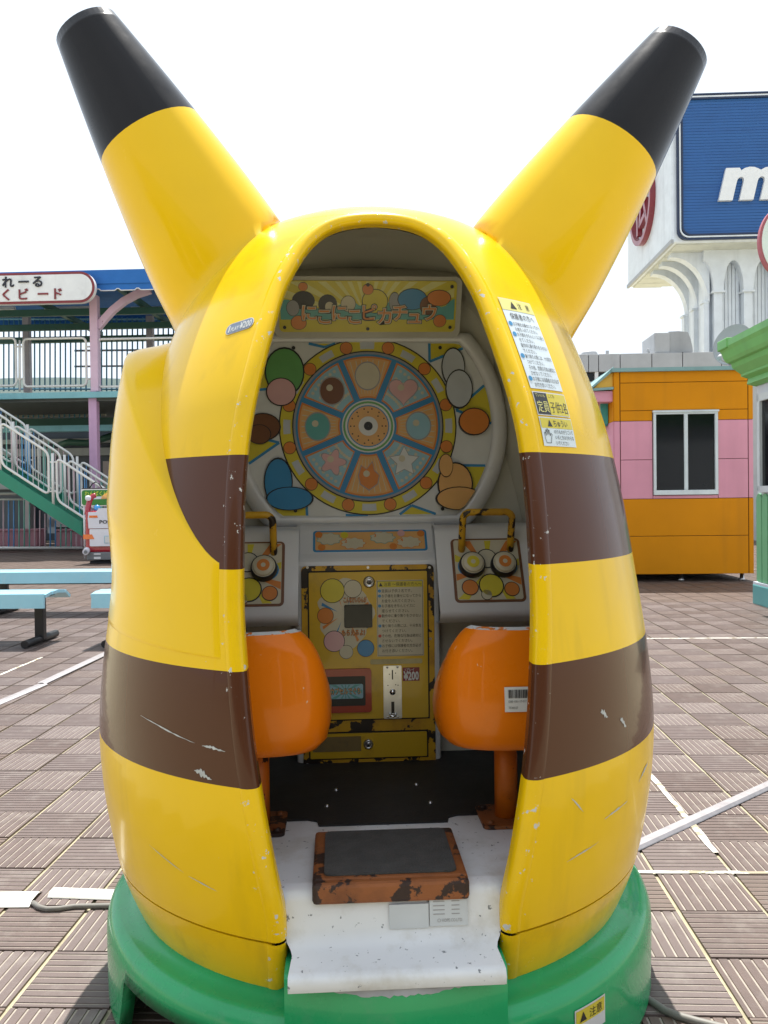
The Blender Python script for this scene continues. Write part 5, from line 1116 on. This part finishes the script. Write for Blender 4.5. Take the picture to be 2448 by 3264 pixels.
b = MB(); b.prism(kf2, rrect(-.9, -hs-.03, .95, hs+.03, .06), -.085, 0, 0); b.build('sign_box', SGT, sgn)
b = MB(); b.prism(kf2, rrect(-.87, -hs, .91, hs, .05), -.01, .006, 0)
b.build('sign_face', P_CREAM, sgn)
b = MB()
for k in range(9):
    u = .80-k*.19
    for q in range(3): a_ = rad(rnd.uniform(30, 150)); c = np.array([u+rnd.uniform(-.04, .04), rnd.uniform(-.05, .05)]); d = np.array([math.cos(a_), math.sin(a_)])*.07; nn = np.array([-d[1], d[0]])*.22; b.prism(kf2, [tuple(c-d-nn), tuple(c+d-nn), tuple(c+d+nn), tuple(c-d+nn)], 0, .012+.001*q, 0)
b.build('brush_stroke', P_RED, sgn)
b = MB(); b.box((kx0-.012, DK+.25, .75), (kx0-.004, DK+2.1, kz(1385)), 0); sw_ = b.build('side_window', P_PALE, ks)
# satellite dish on the kiosk roof
dc = pg(2335, 1098, 11.6); ds = thing('satellite_dish', 'pale round satellite dish standing on the orange kiosk roof', 'satellite dish', (dc[0], 11.6, kz(1171)))
DISH = paint('dish_grey', (.34, .35, .36), .5); nrm = np.array([-.75, -.62, .22]); nrm /= np.linalg.norm(nrm); uu = np.cross([0, 0, 1], nrm); uu /= np.linalg.norm(uu); vv = np.cross(nrm, uu)
b = MB(); Rd = .29
b.grid([[dc+(uu*math.cos(t)+vv*math.sin(t))*r-nrm*(.07*(1-(r/Rd)**2))+nrm*o_ for t in np.linspace(0, 2*math.pi, 36, endpoint=False)] for r, o_ in ((.005, 0), (.1, 0), (.2, 0), (Rd-.008, 0), (Rd, .004), (Rd, -.012), (.2, -.012), (.1, -.012), (.005, -.012))], 0, True, True); b.build('reflector', DISH, ds)
b = MB(); b.tube([dc-nrm*.07, dc-nrm*.12+np.array([0, 0, -.1]), (dc[0]+.05, 11.65, kz(1171)-.0)], .022, 8); b.tube([dc-vv*.28, dc-vv*.30+nrm*.28], .012, 6); e_ = dc-vv*.30+nrm*.28; b.tube([e_, e_+vv*.05-nrm*.04], .035, 8); b.tube([dc-vv*.29, (dc[0]-.02, 11.6, kz(1171))], .014, 6); b.build('mount', DISH, ds)
# grey parapet building behind
pb = thing('parapet_building', 'long pale grey parapet wall with ventilation housing behind the orange kiosk', 'building', (pg(2080, 1600, 20)[0], 20, 0)); PGREY = paint('parapet_grey', (.40, .41, .42))
bz_ = lambda y: pg(2080, y, 20)[2]; bx_ = lambda x: pg(x, 1150, 20)[0]
xsP = [1560, 1720, 1876, 1908, 1977, 2078, 2176, 2300, 2420, 2560]
for a_, c_ in zip(xsP, xsP[1:]): b = MB(); b.box((bx_(a_)+.008, 20, bz_(1182)), (bx_(c_)-.008, 20.3, bz_(1125)), 0, .01); b.build('parapet_panel', PGREY, pb)
b = MB(); b.box((bx_(1500), 20.2, 0), (bx_(2600), 24, bz_(1130)), 0); b.build('wall', PGREY, pb)
b = MB(); b.box((bx_(1500), 20.12, bz_(1212)), (bx_(2600), 20.19, bz_(1184)), 0); b.build('window_band', GLASSD, pb)
for x in (1820, 1902, 1990, 2080): b = MB(); b.box((bx_(x)-.04, 20.02, bz_(1214)), (bx_(x)+.04, 20.16, bz_(1182))); b.build('mullion', TRIM, pb)
b = MB(); b.box((bx_(1500), 20.0, 0), (bx_(2600), 20.18, bz_(1213))); b.build('lower_wall', PGREY, pb)
b = MB(); b.box((bx_(2090), 20.1, bz_(1124)), (bx_(2140), 21.2, bz_(1057)), 0, .03); vh = b.build('vent_housing', PGREY, pb)
b = MB(); P = [[], []]; ctr = (bx_(2150), bz_(1124)); 
arc = [(bx_(2138), bz_(1054)), (bx_(2170), bz_(1053)), (bx_(2200), bz_(1057)), (bx_(2209), bz_(1080)), (bx_(2214), bz_(1105)), (bx_(2216), bz_(1120)), (bx_(2138), bz_(1122))]
b.prism(frame((0, 20.15, 0), (1, 0, 0), (0, 0, 1)), arc[::-1], -.9, 0, 0); b.build('vent_cowl', DISH, pb)
b = MB(); q = pg(1878, 1120, 20.6); b.lathe([(.2, 0), (.2, .12), (.17, .17), (.05, .19)], (q[0], 20.6, bz_(1126)), 18); b.build('roof_tank', PGREY, pb)
b = MB(); q = bx_(1942); b.box((q-.03, 20.2, bz_(1126)), (q+.04, 20.24, bz_(1110))); b.mark(); b.tube([(bx_(2076), 20.2, bz_(1126)), (bx_(2072), 20.2, bz_(1106))], .03, 6); b.split('roof_fitting', DISH, pb)
# department store sign tower
DT = 25.0; TWHITE = paint('tower_white', (.66, .70, .74), .5); TSOFF = paint('tower_soffit', (.56, .57, .52), .6); TBLUE = mat('tower_blue_plank', (.012, .085, .28), .45, var=.12, vscale=1.5, tint=(.014, .095, .30)); TNAVY = mat('tower_navy_trim', (.008, .02, .06), .4)
tw = thing('sign_tower', 'white tower with a projecting blue plank sign box carrying a white letter m', 'building', (pg(2400, 1500, 27)[0], 27, 0))
tx0 = pg(2140, 540, DT)[0]; tx1 = tx0+7.5; tz0, tz1 = pg(2300, 770, DT)[2], pg(2300, 298, DT)[2]; DB = 30.2
b = MB(); b.box((tx0, DT, tz0), (tx1, DB, tz1), 0, .06); sb = b.build('sign_box', TWHITE, tw)
tf_ = frame((0, DT, 0), (1, 0, 0), (0, 0, 1))
x0p, z0p, z1p = tx0+.14, tz0+.05, tz1-.02
b = MB()
def frame_ring(mb, x0, z0, x1, z1, wd, d0, d1, mi):
    o_ = rrect(x0, z0, x1, z1, .28, 6); i_ = rrect(x0+wd, z0+wd, x1-wd, z1-wd, .28-wd, 6); n = len(o_)
    A = [tf_(u, v, d1) for u, v in o_]; B = [tf_(u, v, d1) for u, v in i_]; C = [tf_(u, v, d0) for u, v in o_]; D = [tf_(u, v, d0) for u, v in i_]
    mb.add(A+B, [(k, (k+1) % n, n+(k+1) % n, n+k) for k in range(n)], mi); mb.add(A+C, [(k, n+k, n+(k+1) % n, (k+1) % n) for k in range(n)], mi); mb.add(B+D, [(k, (k+1) % n, n+(k+1) % n, n+k) for k in range(n)], mi)
frame_ring(b, x0p, z0p, tx1-.14, z1p, .05, 0, .10, 0); frame_ring(b, x0p+.065, z0p+.065, tx1-.205, z1p-.065, .045, 0, .09, 1); frame_ring(b, x0p+.12, z0p+.12, tx1-.26, z1p-.12, .05, 0, .10, 0); b.build('sign_trim', [TNAVY, TWHITE], sb)
npk = 46; zh = (z1p-z0p-.3)/npk
for k in range(npk):
    b = MB(); b.box((x0p+.16, DT-.05, z0p+.15+k*zh+.008), (tx1-.30, DT-.004, z0p+.15+(k+1)*zh), 0); b.build('plank', TBLUE, sb)
q = pg(2285, 645, DT); mh = pg(2285, 541, DT)[2]-q[2]
b = MB(); lm = lambda u, v, d: tf_(q[0]+u, q[2]+v, d)
mx_ = []   # a bold slanted letter built from three stems and two arches
def stem(x0, top, wdt=.40): 
    sl_ = .235; return [(x0, 0), (x0+wdt, 0), (x0+wdt+top*sl_, top), (x0+top*sl_, top)]
sl_ = .235; H_ = mh; wst = .40; gap = .20; pit = wst+gap
pts = [(0, 0), (wst, 0)]
def shx(x, y): return (x+y*sl_, y)
out = [(0, 0), (wst, 0)]
for k in range(2):
    xL, xR = wst+k*pit, pit+k*pit; zt_ = H_*.68
    out += [(xL, zt_-.10)]+[((xL+xR)/2+gap/2*math.cos(a), zt_-.10+gap/2*math.sin(a)*1.2) for a in [rad(t) for t in (150, 120, 90, 60, 30)]]+[(xR, zt_-.10), (xR, 0), (xR+wst, 0)]
xe = 2*pit+wst
out += [(xe, H_*.72), (xe-.05, H_*.86), (xe-.15, H_*.96), (xe-.32, H_), (xe-.47, H_*.97), (xe-.58, H_*.90)]
xm_ = pit+wst
out += [(xm_-.06, H_*.94), (xm_-.18, H_*.99), (xm_-.33, H_), (xm_-.45, H_*.97), (xm_-.55, H_*.90), (wst*.98, H_*.98), (0, H_*.98)]
out = [shx(x, y) for x, y in out]
LETW = mat('letter_white', (.74, .75, .76), .4, var=.05, dirt=((.5,.45,.35), .62, 3, .5))
b.prism(lm, out, .02, .16, 0); cxx = sum(p[0] for p in out)/len(out); b.build('letter_m', LETW, sb)
# round emblem on the left face
ef = frame((tx0, 27.9, pg(2056, 655, 27.9)[2]), (0, -1, 0), (0, 0, 1)); EMR = mat('emblem_red', (.22, .02, .03), .35, coat=.3, var=.15, vscale=2); b = MB()
n = 48
for r0, r1, d in ((1.12, 1.28, .18),):
    rg = [[ef(r*math.cos(2*math.pi*k/n), r*math.sin(2*math.pi*k/n), dd) for k in range(n)] for r, dd in ((r0, 0), (r0, d), (r1, d), (r1, 0))]; b.grid(rg, 0, False, True)
def stroke(pl, wd): 
    for p_, q_ in zip(pl, pl[1:]):
        p_, q_ = np.array(p_), np.array(q_); d_ = (q_-p_)/np.linalg.norm(q_-p_); nn = np.array([-d_[1], d_[0]])*wd/2; b.prism(ef, [tuple(p_-nn-d_*wd*.3), tuple(q_-nn+d_*wd*.3), tuple(q_+nn+d_*wd*.3), tuple(p_+nn-d_*wd*.3)], 0, .16, 0)
stroke([(.05, .95), (-.25, .55), (-.65, .25)], .17); stroke([(-.38, .45), (-.38, -.85)], .17); stroke([(.30, .85), (.12, .10), (-.12, -.62)], .17); stroke([(-.12, -.62), (.62, -.42)], .17); stroke([(.38, .05), (.72, -.70)], .17); stroke([(.38, .45), (.75, .30)], .15)
b.build('emblem', EMR, sb)
b = MB(); b.box((tx0-.03, DT, tz0-.02), (tx0+.05, DB+.03, tz0+.10)); b.build('box_edge', DISH, sb)
# soffit, arched front, pilasters and planks of the shaft
bx0 = pg(2262, 900, 25.8)[0]; zA = pg(2300, 781, 25.8)[2]; DS = 26.15
b = MB(); b.box((tx0+.15, DT+.1, tz0-.012), (tx1-.1, DB-.1, tz0+.02)); b.build('soffit', TSOFF, sb)
for k in range(8):
    b = MB(); yk = DT+.15+k*.63; b.box((tx0+.18, yk, tz0-.03), (bx0-.2, yk+.60, tz0-.013)); b.build('soffit_panel', TSOFF, sb)
b = MB(); b.box((bx0+.02, DS+.02, 0), (tx1-.3, 28.0, tz0-.02)); b.build('shaft', TWHITE, tw)
PS = .90; pil = [pg(2291, 900, 25.8)[0]+PS*k for k in range(7)]; zspr = pg(2300, 925, 25.8)[2]; zap = pg(2300, 830, 25.8)[2]; ff = frame((0, 25.8, 0), (1, 0, 0), (0, 0, 1)); wp = .15
for k, px in enumerate(pil):
    # one bay of the arched screen: from the middle of the bay left of the pilaster to the middle of the bay to the right
    L_, R_ = px-PS/2, px+PS/2; n = 8
    pts = [(R_, zA)]; pts += [(L_, zA)]
    pts += [(L_ + (px-wp-L_)*math.sin(t*math.pi/2)**1.0, zap-(zap-zspr)*(1-math.cos(t*math.pi/2))) for t in np.linspace(0, 1, n)]
    pts += [(R_ - (R_-px-wp)*math.sin(t*math.pi/2), zap-(zap-zspr)*(1-math.cos(t*math.pi/2))) for t in np.linspace(1, 0, n)]
    b = MB(); b.prism(ff, pts, -.32, 0, 0); ab = b.build('arch_bay', TWHITE, tw)
    b = MB(); b.box((px-wp-.04, 25.78, zspr-.06), (px+wp+.04, 26.1, zspr-.005)); b.box((px-wp+.03, 25.86, 0), (px+wp-.03, 26.14, zspr-.06)); b.build('pilaster', TWHITE, tw)
    for j in range(5):
        x = px+wp+.02+j*(PS-2*wp-.04)/5; b = MB(); b.box((x+.008, DS-.03, 0), (x+(PS-2*wp-.04)/5-.008, DS, zA), 0); b.build('plank', TWHITE, tw)
b = MB(); bxp(b, 2226, 772, 2700, 784, 25.7, .2); b.build('cornice_strip', TSOFF, tw)
# flared brackets on the left flank
for yk in (25.95, 26.9, 27.85):
    b = MB(); n = 12; xo = tx0+.25; zt_ = tz0-.03; Rw, Rh = (bx0-xo), zt_-zspr+.2
    pts = [(bx0+.05, zt_), (xo, zt_), (xo, zt_-.12)]+[(xo+Rw*(math.sin(t)), zt_-.12-Rh*(1-math.cos(t))) for t in np.linspace(.05, math.pi/2, n)]+[(bx0+.05, zt_-.12-Rh)]
    b.prism(frame((0, yk, 0), (1, 0, 0), (0, 0, 1)), pts[::1], -.34, 0, 0); b.build('flared_bracket', TWHITE, tw)
    b = MB(); b.box((bx0-.12, yk+.02, 0), (bx0+.03, yk+.30, zt_-.1-Rh)); b.box((bx0-.17, yk, zt_-.14-Rh), (bx0+.03, yk+.34, zt_-.08-Rh)); b.build('pilaster', TWHITE, tw)
# green and white booth at the right edge
DBo = 8.2; gx0 = pg(2411, 1700, DBo)[0]; bth = thing('green_booth', 'white booth with green cornice and rounded green panels at the right edge', 'kiosk', (gx0+.6, DBo-.9, 0))
BGR = paint('booth_green', (.16, .44, .13), .45); BGR2 = paint('booth_panel_green', (.16, .42, .22), .45); BWH = paint('booth_white', (.60, .64, .70), .45); BTEAL = paint('booth_teal_base', (.12, .36, .36), .5)
gz = lambda y: pg(2411, y, DBo)[2]
b = MB(); b.box((gx0+.01, DBo-1.9, .16), (gx0+1.6, DBo-.01, gz(1225)), 0); b.build('wall', BWH, bth)
b = MB(); b.box((gx0-.03, DBo-1.95, .004), (gx0+1.6, DBo+.03, gz(1862)), 0, .01); b.build('plinth', BTEAL, bth)
b = MB(); b.box((gx0-.025, DBo-1.95, gz(1862)), (gx0+1.6, DBo+.025, gz(1854)), 0); b.build('base_rail', BWH, bth)
sfB = frame((gx0, DBo, 0), (0, -1, 0), (0, 0, 1))
for k in range(12):
    u0 = .02+k*.135; b = MB(); h0, h1 = gz(1852), gz(1575)-.05; pts = [(u0, h0), (u0+.115, h0), (u0+.115, h1)]+[(u0+.0575+.0575*math.cos(a), h1+.055*math.sin(a)) for a in [rad(t) for t in (30, 60, 90, 120, 150)]]+[(u0, h1)]
    b.prism(sfB, pts, -.01, .008, 0); b.build('panel', BGR2, bth)
for s0, s1, z_0, z_1 in ((.10, .16, gz(1565), gz(1262)), (.10, 1.4, gz(1285), gz(1262)), (.10, 1.4, gz(1570), gz(1550))):
    b = MB(); b.prism(sfB, [(s0, z_0), (s1, z_0), (s1, z_1), (s0, z_1)], -.01, .03, 0); b.build('window_frame', KFR, bth)
b = MB(); b.prism(sfB, [(.16, gz(1550)), (1.4, gz(1550)), (1.4, gz(1285)), (.16, gz(1285))], -.01, -.002+.006, 0); b.build('pane', GLASSD, bth)
b = MB(); cp = [(0.0, 1232), (.06, 1222), (.05, 1205), (.10, 1195), (.10, 1188), (.16, 1165), (.17, 1150), (.20, 1146), (.22, 1135), (.24, 1112), (.26, 1100), (.26, 1080), (.20, 1078), (.0, 1085)]
rows = []
for o_, y in cp: z = gz(y); rows.append([(gx0+1.6, DBo+o_, z), (gx0-o_, DBo+o_, z), (gx0-o_, DBo-2.0, z)])
b.grid(rows, 0, False, flip=False); b.add([(gx0+1.6, DBo+.2, gz(1085)), (gx0-.2, DBo+.2, gz(1085)), (gx0-.2, DBo-2, gz(1085)), (gx0+1.6, DBo-2, gz(1085))], [(0,1,2,3)]); co = b.build('cornice', BGR, bth)
b = MB(); b.box((gx0-.27, DBo+.02, gz(1105)), (gx0-.05, DBo+.27, gz(1072)), 0, .01); b.build('corner_block', BGR, co)
rs = thing('round_sign', 'round white sign with a pink-red rim standing on the green booth, cut by the frame', 'sign', (pg(2500, 768, 7.6)[0], 7.6, gz(1085)))
rc = pg(2505, 768, 7.6); rfr = frame((rc[0], 7.6, rc[2]), (1, 0, 0), (0, 0, 1)); b = MB(); Rw = .235
b.prism(rfr, circ(0, 0, Rw, 40, .325), -.05, 0, 0); b.build('sign_rim', paint('rim_pink_red', (.40, .10, .13)), rs)
b = MB(); b.prism(rfr, circ(0, 0, Rw-.022, 40, .303), -.01, .008, 0); b.build('sign_face', SIGNW, rs)
b = MB(); b.tube([(rc[0], 7.63, gz(1085)-.02), (rc[0], 7.63, rc[2]-.3)], .03, 8); b.build('sign_post', RAIL, rs)

# ------------------------------------------------------------------ unseen hall added behind the viewpoint for reflections and to dim the front
ah = thing('added_reflection_hall', 'unseen grey hall front added behind the viewpoint to feed reflections and block sky light', 'building', (0, -9, 0))
AHW = paint('hall_wall_grey', (.26, .25, .24)); AHD = paint('hall_dark', (.05, .05, .055))
b = MB(); b.box((-16, -13, 0), (16, -9.0, 5.6)); b.build('wall', AHW, ah)
b = MB(); b.box((-16, -9.0, 3.3), (16, -6.6, 3.6)); b.build('canopy', AHD, ah)  # canopy, windows and posts added to give the reflections contrast
for k in range(9):
    b = MB(); b.box((-15+k*3.6, -8.99, .1), (-12.6+k*3.6, -8.95, 2.9)); b.build('window', GLASSD, ah)
    b = MB(); b.box((-15.7+k*3.6, -6.9, 0), (-15.4+k*3.6, -6.6, 3.3)); b.build('post', RAIL, ah)

# ------------------------------------------------------------------ tidy up
for o in bpy.data.objects:
    if '_b' in o: del o['_b']
